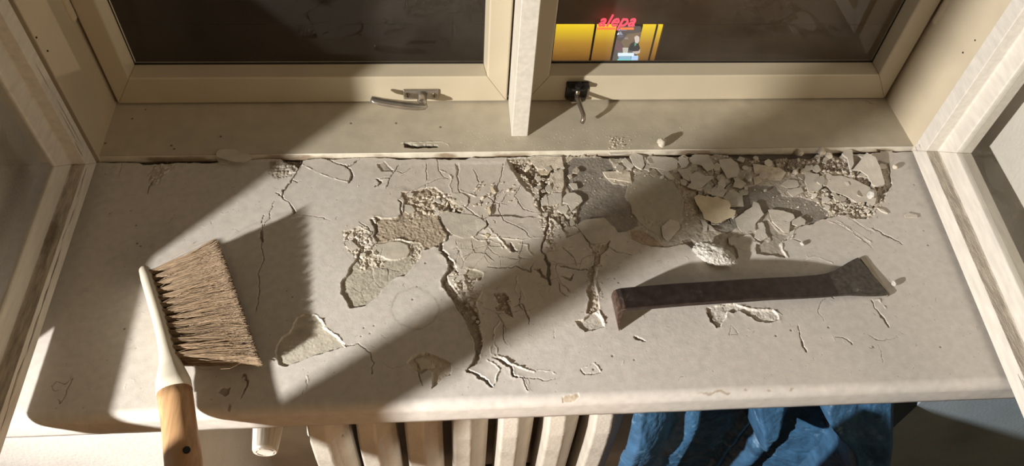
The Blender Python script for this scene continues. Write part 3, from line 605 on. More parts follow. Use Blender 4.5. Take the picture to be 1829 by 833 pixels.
tube(bm, [(.4985, YS-.0335, .0350), (.494, YS-.0352, .0350), (.484, YS-.0362, .0358), (.465, YS-.0365, .0385), (.445, YS-.0362, .0420), (.428, YS-.0355, .0455), (.4155, YS-.0345, .0488), (.4110, YS-.0340, .0512)],
     [.0034, .0072, .0086, .0088, .0085, .0080, .0074, .0052], 18, .60, up=(0, 0, 1))
bm_obj('lever', bm, M['steel'], hd, True)
# black catch with hook
ct = empty('window_catch'); ct.parent = win2
ct['label'] = 'black window catch with bent bronze hook'
bm = bmesh.new(); cx_, cz_ = .7445, .0375
box(bm, (cx_-.0185, YS-.004, cz_-.0175), (cx_+.0185, YS, cz_+.0175), .0015)
box(bm, (cx_-.0185, YS-.013, cz_+.0115), (cx_+.0185, YS-.003, cz_+.0170), .0015); bm_obj('keeper_plate', bm, M['black'], ct)
bm = bmesh.new()
pr = [(-.019,-.003),(.019,-.003),(.017,-.012),(.009,-.019),(-.009,-.019),(-.017,-.012)]
loft(bm, [[Vector((cx_+a, YS+b, z)) for a, b in pr] for z in (cz_+.0125, cz_+.0165)]); bm_obj('upper_flange', bm, M['black'], ct)
bm = bmesh.new(); loft(bm, [[Vector((cx_+a*.95, YS+b*.8, z)) for a, b in pr] for z in (cz_-.0175, cz_-.0145)]); bm_obj('lower_flange', bm, M['brass'], ct)
bm = bmesh.new(); cyl(bm, (cx_, YS-.0125, cz_+.0185), (0,-.2,1), .0062, .006, 22); bm_obj('pivot_cap', bm, M['black'], ct)
bm = bmesh.new(); tube(bm, [(cx_, YS-.012, cz_+.012), (cx_, YS-.0125, cz_-.010)], .0038, 14)
tube(bm, [(cx_-.001, YS-.012, cz_-.001), (cx_+.001, YS-.024, cz_-.0035), (cx_+.004, YS-.040, cz_-.006), (cx_+.0065, YS-.052, cz_-.0085), (cx_+.0062, YS-.058, cz_-.0130), (cx_+.0040, YS-.0600, cz_-.0185)], [.0042, .0040, .0037, .0036, .0037, .0036], 16)
bm_obj('hook', bm, M['brass'], ct, True)
bm = bmesh.new(); cyl(bm, (cx_-.006, YS-.009, cz_-.0185), (0,0,1), .0045, .004, 16); bm_obj('lower_pin', bm, M['brass'], ct)

# ------------------------------------------------------------------ inner sashes swung open into the room
ip = [(0, 0), (.030, 0), (.0305, -.0185), (.0325, -.020), (.062, -.0215), (.0645, -.029), (.064, -.045), (0, -.045)]
ipl = [(0, 0), (.0265, 0), (.027, -.018), (.0285, -.019), (.057, -.0205), (.0595, -.023), (.059, -.027), (0, -.027)]
ipm = [0, 1, 1, 0, 0, 0, 0, 0]
def inner(name, ori, ux, un_, L_, lab, side, ip=ip):
    r = st(empty(name)); r['label'] = lab
    mem = member_frame(r, ['bottom_rail', 'front_stile', 'top_rail', 'hinge_stile'], ip, L_, 1.30, M['oldsash'], ori, ux, (0,0,1), un_, mats=[M['oldsash'], M['worn']], pm=ipm)
    o = Vector(ori); u = Vector(ux); nn = Vector(un_); bm = bmesh.new(); q = []
    for t in ((-.0235, -.0262) if side != 3 else (-.0222, -.0246)):
        for a, b in ((.048, .048), (L_-.048, .048), (L_-.048, 1.252), (.048, 1.252)): q.append(bm.verts.new(o+u*a+Vector((0,0,b))+nn*t))
    bm.faces.new(q[:4]); bm.faces.new(q[4:]); [bm.faces.new((q[i], q[(i+1)%4], q[4+(i+1)%4], q[4+i])) for i in range(4)]
    bm_obj('glass_pane', bm, M['glass'], r)
    # cracks and paint splits along the rail face
    bm = bmesh.new(); rr = random.Random(side)
    def slit(a, z, l, h, t=.0006):
        pts = [o+u*(a+l*f)+Vector((0,0,z+rr.uniform(-.001,.001)+h*math.sin(f*3.1)*.5)) + nn*t for f in (0,.2,.4,.6,.8,1)]
        pt2 = [o+u*(a+l*f)+Vector((0,0,z-h*math.sin(f*3.1)*.5-rr.uniform(0,.0005))) + nn*t for f in (0,.2,.4,.6,.8,1)]
        vv = [bm.verts.new(p) for p in pts] + [bm.verts.new(p) for p in pt2[::-1]]; bm.faces.new(vv)
    return r, bm, slit
win3, bm, slit = inner('window_3', (.0065, -.026, .0205), (0,-1,0), (1,0,0), .67, 'left inner window sash standing open', 3, ipl)
for a, z, l, h in [(.03,.022,.03,.0007),(.055,.020,.028,.0008),(.095,.0175,.035,.0016),(.13,.021,.03,.0012),(.17,.017,.05,.0014),(.22,.017,.05,.0020),(.265,.0165,.065,.0026),(.33,.018,.07,.0042),(.40,.016,.03,.001)]: slit(a, z, l, h)
for z0_, y0_, l_, h_ in [(.045,.012,.10,.0012),(.06,.019,.07,.0009),(.16,.015,.05,.0008),(.04,.024,.03,.0014)]:
    q_ = [Vector((.0072, -.026-y0_-h_*math.sin(f*3.1)*.5, .0205+z0_+l_*f)) for f in (0,.25,.5,.75,1)] + [Vector((.0072, -.026-y0_+h_*math.sin(f*3.1)*.5+.0002, .0205+z0_+l_*f)) for f in (1,.75,.5,.25,0)]
    bm.faces.new([bm.verts.new(p) for p in q_])
o = bm_obj('paint_splits', bm, M['worn'], win3); o['kind'] = 'stuff'
a36 = math.radians(3.4)
uR = Vector((-math.sin(a36), -math.cos(a36), 0)); nR = Vector((-math.cos(a36), math.sin(a36), 0))
win4, bm, slit = inner('window_4', (1.2925, -.010, .0085), uR, nR, .66, 'right inner window sash standing open', 8)
for a, z, l, h in [(.003,.012,.014,.0008),(.008,.022,.01,.0008),(.42,.024,.05,.0018),(.43,.027,.02,.0018)]: slit(a, z, l, h)
o = bm_obj('paint_splits', bm, M['worn'], win4); o['kind'] = 'stuff'
# bolt plate on the right sash
bm = bmesh.new(); oR = Vector((1.2925, -.010, .0085))
def onR(a, z, t): return oR + uR*a + Vector((0,0,z)) + nR*t
bp_ = []
for t in (.0, .0022): bp_.append([onR(.487+.026*(1-math.cos(q))/2*2 if False else .503+.030*math.cos(q), .0165+.0115*math.sin(q), t) for q in [i*2*math.pi/24 for i in range(24)]])
loft(bm, bp_); lk = bm_obj('bolt_plate', bm, mat('rusty_brown_metal', (.13,.085,.06), .5, metal=.4, bump=.3), win4); lk['label'] = 'brown metal bolt plate'
for a in (.489, .510):
    bm = bmesh.new(); c = onR(a, .0165, .0026); cyl(bm, c, nR, .0045, .002, 16); bm_obj('screw', bm, M['knob'], lk)

# ------------------------------------------------------------------ radiator in the niche
rad = empty('radiator', (.35, -.30, -.9)); tag(rad, 'old cream cast-iron column radiator below the window sill', 'radiator')
RX0 = px(557, 775, 'y', -.365)[0]; RP = (px(1055, 775, 'y', -.365)[0]-px(642, 775, 'y', -.365)[0])/5*.99
def rsec():
    bm = bmesh.new(); rings = []
    path = [(-.070,-.318,.80),(-.085,-.332,.9),(-.110,-.345,1),(-.150,-.358,1),(-.190,-.372,1),(-.225,-.381,1),(-.28,-.384,1),(-.5,-.384,1),(-.72,-.384,1),(-.76,-.36,.9),(-.78,-.33,.8)]
    for z, y, s in path:
        cs = [(-.003,.062),(-.004,.018),(-.002,.003),(.001,0),(.0235,-.0012),(.0268,.0006),(.034,.010),(.046,.022),(.0530,.032),(.0540,.040),(.049,.062)]
        rings.append([Vector((.013+(a-.013)*s, y+b, z)) for a, b in cs])
    loft(bm, rings)
    o = bm_obj('column', bm, M['rad'], None, False); bv = o.modifiers.new('bevel', 'BEVEL'); bv.width = .0022; bv.segments = 2; bv.angle_limit = .5
    bm = bmesh.new()
    for zc in (-.115, -.74): box(bm, (-.012, -.330 if zc > -.5 else -.35, zc-.026), (.062, -.235, zc+.026), .008)
    box(bm, (.018, -.322, -.76), (.030, -.215, -.09), .004)
    return o, bm_obj('hub', bm, M['rad'], None, False)
xs_ = [RX0+RP*i for i in range(7)]
c0, h0 = rsec()
for i, x in enumerate(xs_):
    for s_ in (c0, h0):
        o = s_ if i == 0 else s_.copy()
        if i: COL.objects.link(o)
        o.location = (x, 0, 0) ; o.parent = rad; o.matrix_parent_inverse = Matrix.Translation((-.35, .30, .9))
def attach(o, p=rad): o.parent = p; o.matrix_parent_inverse = Matrix.Translation((-p.location[0], -p.location[1], -p.location[2])); return o
bm = bmesh.new(); cyl(bm, (.312, -.335, -.112), (1,0,0), .015, .05, 18); cyl(bm, (.296, -.335, -.112), (1,0,0), .019, .018, 6); bm_obj_ = bm_obj('inlet_union', bm, M['rad']); attach(bm_obj_)
bm = bmesh.new(); tube(bm, [(.30,-.31,-.30),(.31,-.345,-.26),(.335,-.36,-.245),(.36,-.355,-.24)], .009, 12); attach(bm_obj('bleed_pipe', bm, M['rad'], None, True))
# valve with ribbed knob
kb = empty('radiator_valve', (.262, -.33, -.19)); kb.parent = rad; kb.matrix_parent_inverse = Matrix.Translation((-.35, .30, .9)); kb['label'] = 'white ribbed radiator valve knob'
kc = px(473, 808, 'y', -.405)
bm = bmesh.new(); rings = []
for y, r in [(.068,.0195),(.060,.0225),(.045,.0222),(.012,.0190),(.003,.0180),(0,.0165)]:
    rings.append([Vector((kc[0]+(r*(1-(.04 if (k//2) % 2 else 0)*(r > .0181)))*math.cos(2*math.pi*k/72), kc[1]+y, kc[2]+(r*(1-(.04 if (k//2) % 2 else 0)*(r > .0181)))*math.sin(2*math.pi*k/72))) for k in range(72)])
loft(bm, rings); knob_o = bm_obj('ribbed_knob', bm, M['knob']); knob_o.parent = rad; knob_o.matrix_parent_inverse = Matrix.Translation((-.35, .30, .9))
bm = bmesh.new()
for a0 in (0.3, 2.0, 3.4, 4.9):
    tube(bm, [(kc[0]+.0125*math.cos(a0+q), kc[1]-.0002, kc[2]+.0125*math.sin(a0+q)) for q in (0,.3,.6,.9,1.15)], .0009, 6)
mk = bm_obj('dial_marks', bm, M['worn']); mk.parent = knob_o; mk.matrix_parent_inverse = Matrix.Identity(4)
bm = bmesh.new(); cyl(bm, (kc[0], kc[1]+.095, kc[2]), (0,1,0), .012, .06, 18); cyl(bm, (kc[0]+.02, kc[1]+.105, kc[2]), (1,0,0), .011, .06, 18); attach(bm_obj('valve_body', bm, M['rad']))
bpy.data.objects.remove(kb)
knob_o['label'] = 'white ribbed plastic valve knob'

# ------------------------------------------------------------------ blue plastic sack
def bag():
    x0, x1 = .778, 1.158; nx, nz = 300, 300
    xs = np.linspace(x0, x1, nx); zs = np.linspace(-.050, -.62, nz); Xg, Zg = np.meshgrid(xs, zs)
    v = -(Zg+.050)/.57; u = (Xg-x0)/(x1-x0) + .012*fbm(Xg, Zg, .06, 2, 4)
    def B(l, r, a=.05, b=.06): return sst(u, l-.01, l+a)*(1-sst(u, r-b, r+.01))
    r1 = B(-.05, .300, .08, .05)*(1-.22*np.exp(-((u-.155-.02*np.sin(v*9))/.035)**2))
    l2 = .385+.42*np.clip(v, 0, .36); r2 = B(l2, .60-.02*v+0*u, .05, .05)*(1-.75*sst(v+0*u, .30, .36))
    l3 = .73-.06*np.sin(np.clip(v/.2, 0, 1)*math.pi)+.5*np.clip(v-.10, 0, .3); r3 = B(l3, 1.03, .05, .08)
    y = .085*r1 + .092*r2 + .098*r3 + .03*B(.60, .72)*sst(v+0*u, .15, .4)
    y = y*(.62+.38*sst(v+0*u, 0, .18)) + .05*np.clip(v-.12, 0, .35)/.35*r3
    cr = np.abs(fbm(Xg, Zg*.7, .055, 5, 5)); cr2 = np.abs(fbm(Xg, Zg*.6, .02, 1, 4))
    y = y + .011*np.abs(fbm(Xg+Zg*.3, Zg*.5, .085, 3, 2)) + .007*cr + .0022*cr2
    y = y + .045*sst(v+0*u, .0, .4)*sst(u, .7, .95)
    Yg = -.332 - y; e = np.minimum(u*16, (1-u)*16).clip(0, 1); Yg = Yg + (1-np.sqrt(e))*.04*(u > .5) - .060*(1-sst(u, .02, .22))*(1-.55*r1)
    Xg = Xg + .018*u + .06*np.clip(v, 0, .5)*u
    return np.stack([Xg, Yg, Zg], -1)
Vb = bag(); Cb = np.ones(Vb.shape)
bo = grid_obj('plastic_sack', Vb, Cb, M['tarp']); tag(bo, 'crumpled blue plastic sack hanging below the sill over the radiator', 'plastic sack')
sm = bo.modifiers.new('thick', 'SOLIDIFY'); sm.thickness = .0012
boxo_ = None

# unseen chest and sheet, added to shade the wall at lower right
tb = empty('shade_chest', (.81, -.555, FLZ), math.radians(-43)); tag(tb, 'unseen grey tool chest with three drawers, added to shade the wall', 'tool chest')
def tbx(name, a, b, m): o = boxo(name, a, b, m, None, .003); o.parent = tb; return o
M['chest'] = mat('grey_chest_paint', (.16,.165,.17), .5, bump=.1)
tbx('body', (0, -.50, 0), (1.0, -.004, .775), M['chest']); tbx('lid', (-.002, -.502, .775), (1.002, 0, .79), M['chest'])
for zz_ in (.08, .31, .54):
    d_ = tbx('drawer', (.03, -.512, zz_), (.97, -.49, zz_+.21), M['chest']); h_ = boxo('handle', (.38, -.535, zz_+.17), (.62, -.512, zz_+.185), M['steel'], d_)

ps = tag(boxo('shade_board', (-.022, -1.1, 0), (-.004, 0, .92), M['wood']), 'unseen plywood sheet on edge, added to cast the sloping wall shadow', 'plywood sheet'); ps.location = (.81, -.555, FLZ); ps.rotation_euler = (0, 0, math.radians(-43))  # added out of view; its top edge casts the sloping wall shadow

# ------------------------------------------------------------------ pry bar
pb = empty('pry_bar', (.95, -.285, 0)); tag(pb, 'dark steel pry bar with flared flat end lying on the sill', 'pry bar')
def bar():
    bm = bmesh.new()
    # centre x, y, top z, half width, thickness, normal tilt
    S = [(.7545,-.3030,.0400,.0168,.0068),(.7600,-.3030,.0425,.0171,.0068),(.775,-.3020,.0430,.0172,.0068),(.84,-.2965,.0410,.0172,.0066),(.91,-.2905,.0360,.0172,.0066),
         (.97,-.2835,.0290,.0172,.0066),(1.02,-.2775,.0210,.0174,.0066),(1.055,-.2725,.0155,.0178,.0068),(1.075,-.2690,.0130,.0186,.0068)]
    rings = []
    for i, (x, y, z, h, t) in enumerate(S):
        d = Vector((1, .105, 0)).normalized(); n = Vector((-d.y, d.x, 0))
        c = Vector((x, y, z))
        rings.append([c+n*h-Vector((0,0,.0012)), c+n*(h-.0014), c-n*(h-.0014), c-n*h-Vector((0,0,.0012)), c-n*h-Vector((0,0,t-.001)), c-n*(h-.0012)-Vector((0,0,t)), c+n*(h-.0012)-Vector((0,0,t)), c+n*h-Vector((0,0,t-.001))])
    loft(bm, rings); return bm
o = bm_obj('shaft', bar(), M['bar'], None); attach(o, pb)
bm = bmesh.new()
S = [((1.074,-.2690,.0130),.0186,.0068,0),((1.090,-.2655,.0115),.0205,.007,0),((1.105,-.2620,.0100),.0245,.0068,0),((1.120,-.2585,.0085),.0290,.006,0),((1.134,-.2550,.0068),.0322,.005,.002),((1.145,-.2520,.0050),.0340,.0036,.004)]
rings = []
for c, h, t, k_ in S:
    d = Vector((1, .105, 0)).normalized(); n = Vector((-d.y, d.x, 0)); c = Vector(c)
    sk = d*(.010*((c.x-1.074)/.08))
    rings.append([c+n*h-sk*1.1-Vector((0,0,.001)), c+n*(h-.0014)-sk*1.1, c-n*(h-.0014)+sk*.9, c-n*h+sk*.9-Vector((0,0,.001)), c-n*h+sk*.9-Vector((0,0,t-.001)), c-n*(h-.001)+sk*.9-Vector((0,0,t)), c+n*(h-.001)-sk*1.1-Vector((0,0,t)), c+n*h-sk*1.1-Vector((0,0,t-.001))])
loft(bm, rings); attach(bm_obj('flared_blade', bm, M['barbright']), pb)
bm = bmesh.new(); vv = []
for (x, y) in ((1.1355,-.2205),(1.1455,-.2160),(1.1605,-.2820),(1.1535,-.2868)):
    vv.append((x, y))
top = [bm.verts.new((vv[0][0], vv[0][1], .0046)), bm.verts.new((vv[1][0], vv[1][1], .0012)), bm.verts.new((vv[2][0], vv[2][1], .0012)), bm.verts.new((vv[3][0], vv[3][1], .0046))]
bot = [bm.verts.new((v[0], v[1], .0004)) for v in vv]
bm.faces.new(top); bm.faces.new(bot[::-1]); [bm.faces.new((top[i], top[(i+1)%4], bot[(i+1)%4], bot[i])) for i in range(4)]
o = bm_obj('ground_edge', bm, mat('ground_steel_edge', (.28,.24,.18), .5, var=.1, nscale=80, metal=.5)); attach(o, pb)
bm = bmesh.new(); rings = []
for z, xo, f, nr, t in [(.0425,.7600,-.2862,-.3200,.0068),(.0385,.7535,-.2855,-.3200,.0070),(.033,.7512,-.2840,-.3208,.0068),(.022,.7506,-.2815,-.3235,.0055),(.010,.7520,-.2790,-.3268,.0038),(.0006,.7545,-.2770,-.3292,.0012)]:
    rings.append([Vector((xo-.0015*(z>.03)*0, f, z)), Vector((xo+.003*(1-z/.043), nr, z)), Vector((xo+.003*(1-z/.043)+t, nr+.0006, z-.0006*(z>.002))), Vector((xo+t, f-.0006, z-.0006*(z>.002)))])
loft(bm, rings); o = bm_obj('claw', bm, mat('worn_claw_steel', (.12,.075,.055), .38, var=.3, nscale=160, bump=.5, bscale=300, metal=.6, stain=(.42,.36,.30), stain_scale=120, stain_lo=.60, stain_hi=.70)); bv = o.modifiers.new('bevel', 'BEVEL'); bv.width = .001; bv.segments = 2; attach(o, pb)

# ------------------------------------------------------------------ bench brush
br = empty('hand_brush', (.19, -.34, 0)); tag(br, 'wooden handled dusting brush with fanned brown bristles', 'brush')
def attb(o): return attach(o, br)
sp = [np.array(q) for q in ((.1225,-.2335),(.135,-.262),(.150,-.295),(.165,-.330),(.176,-.360),(.1815,-.378))]
bm = bmesh.new(); rings = []
def ringat(c, d, w_, z0, z1, n=20, pw=2.6):
    nrm = Vector((-d.y, d.x, 0)); out = []
    for k_ in range(n):
        a = 2*math.pi*k_/n; ca, sa = math.cos(a), math.sin(a)
        fx = math.copysign(abs(ca)**(2/pw), ca); fz = math.copysign(abs(sa)**(2/pw), sa)
        out.append(Vector((c[0], c[1], (z0+z1)/2)) + nrm*(w_*fx) + Vector((0, 0, (z1-z0)/2*fz)))
    return out
spine = [((.1205,-.2290),.0045,.014,.040),((.1225,-.2335),.0078,.010,.044),((.129,-.248),.0088,.008,.046),((.142,-.277),.0090,.007,.047),((.156,-.309),.0092,.007,.047),((.167,-.336),.0095,.008,.047),((.1755,-.359),.0105,.010,.047),((.1810,-.374),.0130,.012,.046),((.1850,-.387),.0170,.013,.0475),((.1885,-.398),.0200,.012,.0490),((.1925,-.4115),.0205,.0115,.0495)]
for i, (c, w_, z0, z1) in enumerate(spine):
    a = spine[max(i-1, 0)][0]; b = spine[min(i+1, len(spine)-1)][0]; d = Vector((b[0]-a[0], b[1]-a[1], 0)).normalized()
    rings.append(ringat(c, d, w_, z0, z1, 24))
loft(bm, rings); attb(bm_obj('painted_back', bm, M['cream'], None, True))
bm = bmesh.new(); rings = []
hnd = [((.1920,-.4100),.0204,.0118,.0492),((.1965,-.4240),.0200,.0110,.0495),((.2035,-.4480),.0196,.010,.049),((.2110,-.4740),.0200,.010,.0495),((.2190,-.5020),.0205,.0095,.050),((.228,-.535),.0185,.012,.047),((.236,-.562),.0140,.016,.042),((.240,-.575),.0060,.022,.036)]
for i, (c, w_, z0, z1) in enumerate(hnd):
    a = hnd[max(i-1, 0)][0]; b = hnd[min(i+1, len(hnd)-1)][0]; d = Vector((b[0]-a[0], b[1]-a[1], 0)).normalized()
    rings.append(ringat(c, d, w_, z0, z1, 28, 2.2))
loft(bm, rings); ho = attb(bm_obj('wooden_handle', bm, M['wood'], None, True))
hp = px(333, 804, 'z', .0500); bm = bmesh.new(); cyl(bm, (hp[0], hp[1], .0492), (.0,0,1), .0042, .0024, 20)
o = attb(bm_obj('hanging_hole_disc', bm, M['dark']))  # solid dark disc, the shade of the hole put into its colour
# bristles: tufts of tapering hairs
def bristles():
    r = random.Random(11); V_, F_, C_ = [], [], []
    p0 = np.array((.1285,-.2325)); p1 = np.array((.1860,-.3720)); N_ = 13000; T_ = 13
    tip0 = np.array((.2180,-.1985)); tip1 = np.array((.2880,-.3650))
    for i in range(N_):
        tf = r.randrange(T_); row = r.randrange(4); base = (tf+.5)/T_ + r.gauss(0, .0075)
        b = min(max((base-.5)*.97+.5, .01), .99)
        f = min(max((tf+.5)/T_ + (r.random()-.5)*.125 + r.gauss(0, .012), -.02), 1.02)
        zb_ = .014+row*.0085+r.gauss(0, .0012)
        zt = .006+ (r.random()**.9)*(.050-.024*f) + r.gauss(0, .001); zt = max(zt, .002)
        A = p0+(p1-p0)*b; Tt = tip0+(tip1-tip0)*f
        L = r.uniform(.93, 1.0) - .02*abs(r.gauss(0, 1)); bow = .010*math.sin(f*3.1)
        Tt = A+(Tt-A)*L
        tc_ = (tf+.5)/T_; Ac = p0+(p1-p0)*min(max((tc_-.5)*.97+.5, .01), .99); Tc = tip0+(tip1-tip0)*tc_
        wild = r.random() < .02
        cv = (r.gauss(0, .0016), r.gauss(0, .0016)) if not wild else (r.gauss(0, .008), r.gauss(0, .008))
        pts = []
        for s_ in (0, .33, .66, 1.0):
            q = Ac+(Tc-Ac)*s_+(A-Ac)*(1-s_**1.7)+(Tt-Tc)*s_**1.7; bend = math.sin(s_*math.pi)
            sq = s_**.8
            pts.append(Vector((q[0]+cv[0]*bend*(1 if s_ < 1 else 2), q[1]+cv[1]*bend + bow*0, zb_+(zt-zb_)*sq + (.004*bend if wild else 0))))
        d = (pts[-1]-pts[0]).normalized(); s1 = d.cross(Vector((0,0,1))).normalized(); s2 = s1.cross(d)
        i0 = len(V_); rad0 = .00030
        for j, p in enumerate(pts):
            rr_ = rad0*(1-.45*j/3)
            for k_ in range(3):
                a = 2.094*k_; V_.append(p+s1*(rr_*math.cos(a))+s2*(rr_*math.sin(a)))
        g = r.uniform(.65, 1.3); hue = r.random()
        base_c = np.array((.19,.12,.068))*(1-hue)+np.array((.36,.255,.155))*hue
        for j in range(4):
            C_ += [tuple(base_c*g)]*3
        for j in range(3):
            for k_ in range(3):
                F_.append((i0+j*3+k_, i0+j*3+(k_+1)%3, i0+j*3+3+(k_+1)%3, i0+j*3+3+k_))
        F_.append((i0+9, i0+10, i0+11))
    o = mesh_obj('bristles', V_, F_, M['hair']); at = o.data.color_attributes.new('col', 'FLOAT_COLOR', 'POINT')
    at.data.foreach_set('color', np.concatenate([np.array(C_), np.ones((len(C_), 1))], 1).reshape(-1).astype(np.float32))
    o['kind'] = 'stuff'; return o
attb(bristles())

# ------------------------------------------------------------------ flakes, plates, lumps
def flake(name, poly, z=.0, th=.0012, tilt=(0, 0), curl=.0, m=None, seed=0, parent=None, jit=.0005):
    """a broken piece of paint: jagged outline, dished surface, real thickness"""
    r = random.Random(seed*7+3); P = P2(poly, z); Q = []
    n = len(P)
    for i in range(n):
        p, q = P[i], P[(i+1) % n]; L = math.hypot(q[0]-p[0], q[1]-p[1]); k_ = max(1, min(4, int(L/.003)))
        for j in range(k_):
            f = j/k_; e = jit if j else jit*.3; Q.append((p[0]+(q[0]-p[0])*f+r.uniform(-e, e), p[1]+(q[1]-p[1])*f+r.uniform(-e, e)))
    cx = sum(q[0] for q in Q)/len(Q); cy = sum(q[1] for q in Q)/len(Q); R2 = max((q[0]-cx)**2+(q[1]-cy)**2 for q in Q)
    def zz(x, y): return tilt[0]*(x-cx)+tilt[1]*(y-cy)+curl*((x-cx)**2+(y-cy)**2)/R2
    V_ = []; n = len(Q); mn = min(zz(*q) for q in Q)
    mn = min(mn, 0); lift = -mn
    for s_ in (1.0, .66, .33):
        for q in Q:
            x, y = cx+(q[0]-cx)*s_, cy+(q[1]-cy)*s_; V_.append((x-cx, y-cy, lift+th+zz(x, y)+r.uniform(-1, 1)*.00008))
    V_.append((0, 0, lift+th))
    for q in Q:
        x, y = q; V_.append(((x-cx)*.97, (y-cy)*.97, lift+zz(x, y)))
    V_.append((0, 0, lift)); F_ = []
    for ri in range(2):
        for i in range(n): a, b = ri*n+i, ri*n+(i+1) % n; F_.append((a, b, b+n, a+n))
    c = 3*n; bo_ = 3*n+1; bc = bo_+n
    for i in range(n):
        F_.append((2*n+i, 2*n+(i+1) % n, c)); F_.append((i, bo_+i, bo_+(i+1) % n, (i+1) % n)); F_.append((bo_+(i+1) % n, bo_+i, bc))
    o = mesh_obj(name, V_, F_, m or M['flake'], parent); o.location = (cx, cy, z)
    bm = bmesh.new(); bm.from_mesh(o.data); bmesh.ops.recalc_face_normals(bm, faces=bm.faces); bm.to_mesh(o.data); bm.free()
    return o
z5 = lambda p: Z(p, 1120, 260, 5.208); z6 = lambda p: Z(p, 1360, 260, 5.207); z4 = lambda p: Z(p, 880, 260, 5.208); z3 = lambda p: Z(p, 640, 260, 5.208); y2 = lambda p: Z(p, 1300, 380, 5.208); y1 = lambda p: Z(p, 1060, 380, 5.208)
GRP = 'loose paint flakes on the sill'
def loose(poly, label, **k_):
    global _fs
    _fs += 1
    return tag(flake('paint_flake', poly, seed=_fs, **k_), label, 'paint flake', GRP)
_fs = 0
loose(z5([(620,490),(660,465),(720,480),(800,490),(835,480),(870,500),(940,530),(960,570),(950,600),(1005,620),(990,680),(920,700),(850,735),(820,740),(770,715),(710,690),(700,640),(650,560)]), 'largest cream paint flake, crumpled on its left edge, above the plaster lump', z=.003, th=.0016, tilt=(.03,-.02), curl=.0022, m=M['flakew'])
loose(z5([(850,140),(960,125),(1030,180),(1040,230),(1020,300),(930,320),(900,260),(870,210)]), 'five-sided beige paint flake near the dark joint behind the cream flake', z=.0005, th=.0016, tilt=(.02,-.03), curl=.001)
loose(z5([(560,280),(600,270),(650,250),(720,290),(790,290),(800,310),(740,360),(700,400),(620,425),(550,400),(590,360),(580,300)]), 'broad grey-beige paint flake left of the five-sided flake', z=.0005, th=.0016, tilt=(-.01,-.05), curl=.001)
loose(z5([(600,100),(630,90),(750,90),(780,140),(810,190),(800,230),(740,250),(690,190),(600,180)]), 'beige paint flake tucked against the back joint above the broad flake', z=.0, th=.0014, tilt=(.0,-.02), curl=.0006)
loose(z5([(890,490),(950,415),(1070,460),(1080,580),(960,580),(940,530)]), 'grey angular paint flake touching the cream flake on its right', z=-.001, th=.0014, tilt=(.03,-.02), m=M['flaked'])
loose(z5([(780,420),(830,370),(930,420),(890,490),(840,480),(780,470)]), 'small flat paint flake directly behind the cream flake', z=-.0012, th=.0012, tilt=(0,-.02))
loose(z5([(1000,690),(1090,620),(1170,570),(1170,530),(1220,550),(1250,620),(1270,650),(1240,680),(1190,740),(1190,800),(1060,820),(1020,760)]), 'large grey-beige paint flake with a light lower edge right of the cream flake', z=-.0012, th=.0020, tilt=(.01,-.03), curl=.001)
loose(z5([(985,300),(1030,310),(1105,360),(1060,410),(980,390),(1000,340)]), 'small lozenge paint flake under the five-sided flake', z=-.0012, th=.0014, tilt=(.02,-.03))
loose(z5([(840,280),(900,275),(940,310),(945,355),(860,355),(830,310)]), 'small square grey paint flake left of the lozenge flake', z=-.0014, th=.0014, tilt=(0,-.03), m=M['flaked'])
loose(z5([(680,690),(720,700),(750,740),(740,800),(700,810),(710,750)]), 'leaf-shaped paint sliver at the lower left of the cream flake', z=-.001, th=.001, tilt=(.08,0), jit=.0002)
loose(z5([(750,730),(790,760),(820,805),(760,790)]), 'pointed paint sliver directly beneath the cream flake', z=-.001, th=.001, tilt=(.05,-.05), jit=.0002)
loose(z6([(840,240),(900,170),(960,100),(1040,140),(1100,250),(1140,370),(1100,405),(1030,370),(980,290),(900,240)]), 'big tilted pale paint flake in the rubble near the right corner', z=.001, th=.002, tilt=(.06,.10), curl=.001)
loose(z6([(175,370),(240,320),(330,335),(350,380),(330,395),(230,400)]), 'beige paint flake on the dark patch, upper of two by the rubble', z=-.002, th=.0014, tilt=(.02,-.03))
loose(z6([(235,430),(300,405),(370,395),(390,440),(290,485)]), 'beige paint flake on the dark patch, lower of two by the rubble', z=-.002, th=.0014, tilt=(.02,-.03))
loose(z6([(60,605),(100,600),(200,615),(290,650),(305,690),(270,715),(180,705),(90,700)]), 'pale fan-shaped paint flake, back half, in front of the dark patch', z=-.0012, th=.0018, tilt=(.02,-.04), curl=.0005)
loose(z6([(92,708),(180,708),(262,718),(250,815),(200,815),(150,770)]), 'pale triangular paint flake, front half, in front of the dark patch', z=-.0012, th=.0018, tilt=(.02,-.02))
loose(z6([(280,710),(360,665),(410,710),(400,740),(330,760),(280,740)]), 'small pale rounded paint flake right of the fan-shaped flake', z=-.0008, th=.0018, tilt=(.0,-.04))
loose(z4([(705,365),(740,355),(780,360),(790,410),(750,420)]), 'small light paint flake on the left edge of the dark grey patch', z=-.0022, th=.0018, tilt=(0,-.04))
loose(z4([(430,250),(460,235),(540,240),(510,285),(440,275)]), 'curved paint flake lying in the pit near the back joint', z=-.002, th=.0014, tilt=(.05,-.1), m=M['flakew'])
loose(z4([(390,300),(430,290),(450,330),(420,350)]), 'small light paint flake in front of the back pit', z=-.001, th=.0016, tilt=(.05,-.05))
loose(z4([(1200,140),(1230,120),(1310,200),(1280,230),(1220,190)]), 'long light paint flake behind the dark grey patch', z=-.001, th=.0016, tilt=(.04,.0))
loose([(387,275),(392,269),(405,268),(420,268),(431,275),(441,276),(452,284),(437,291),(412,289),(400,285),(388,282)], 'paint flake lying across the back joint on the left', z=.0088, th=.0012, tilt=(0,.03), curl=.0005)
loose([(386,283),(400,284),(411,290),(405,296),(392,294)], 'small paint flake in front of the left flake over the joint', z=.0006, th=.0014, tilt=(0,-.03))
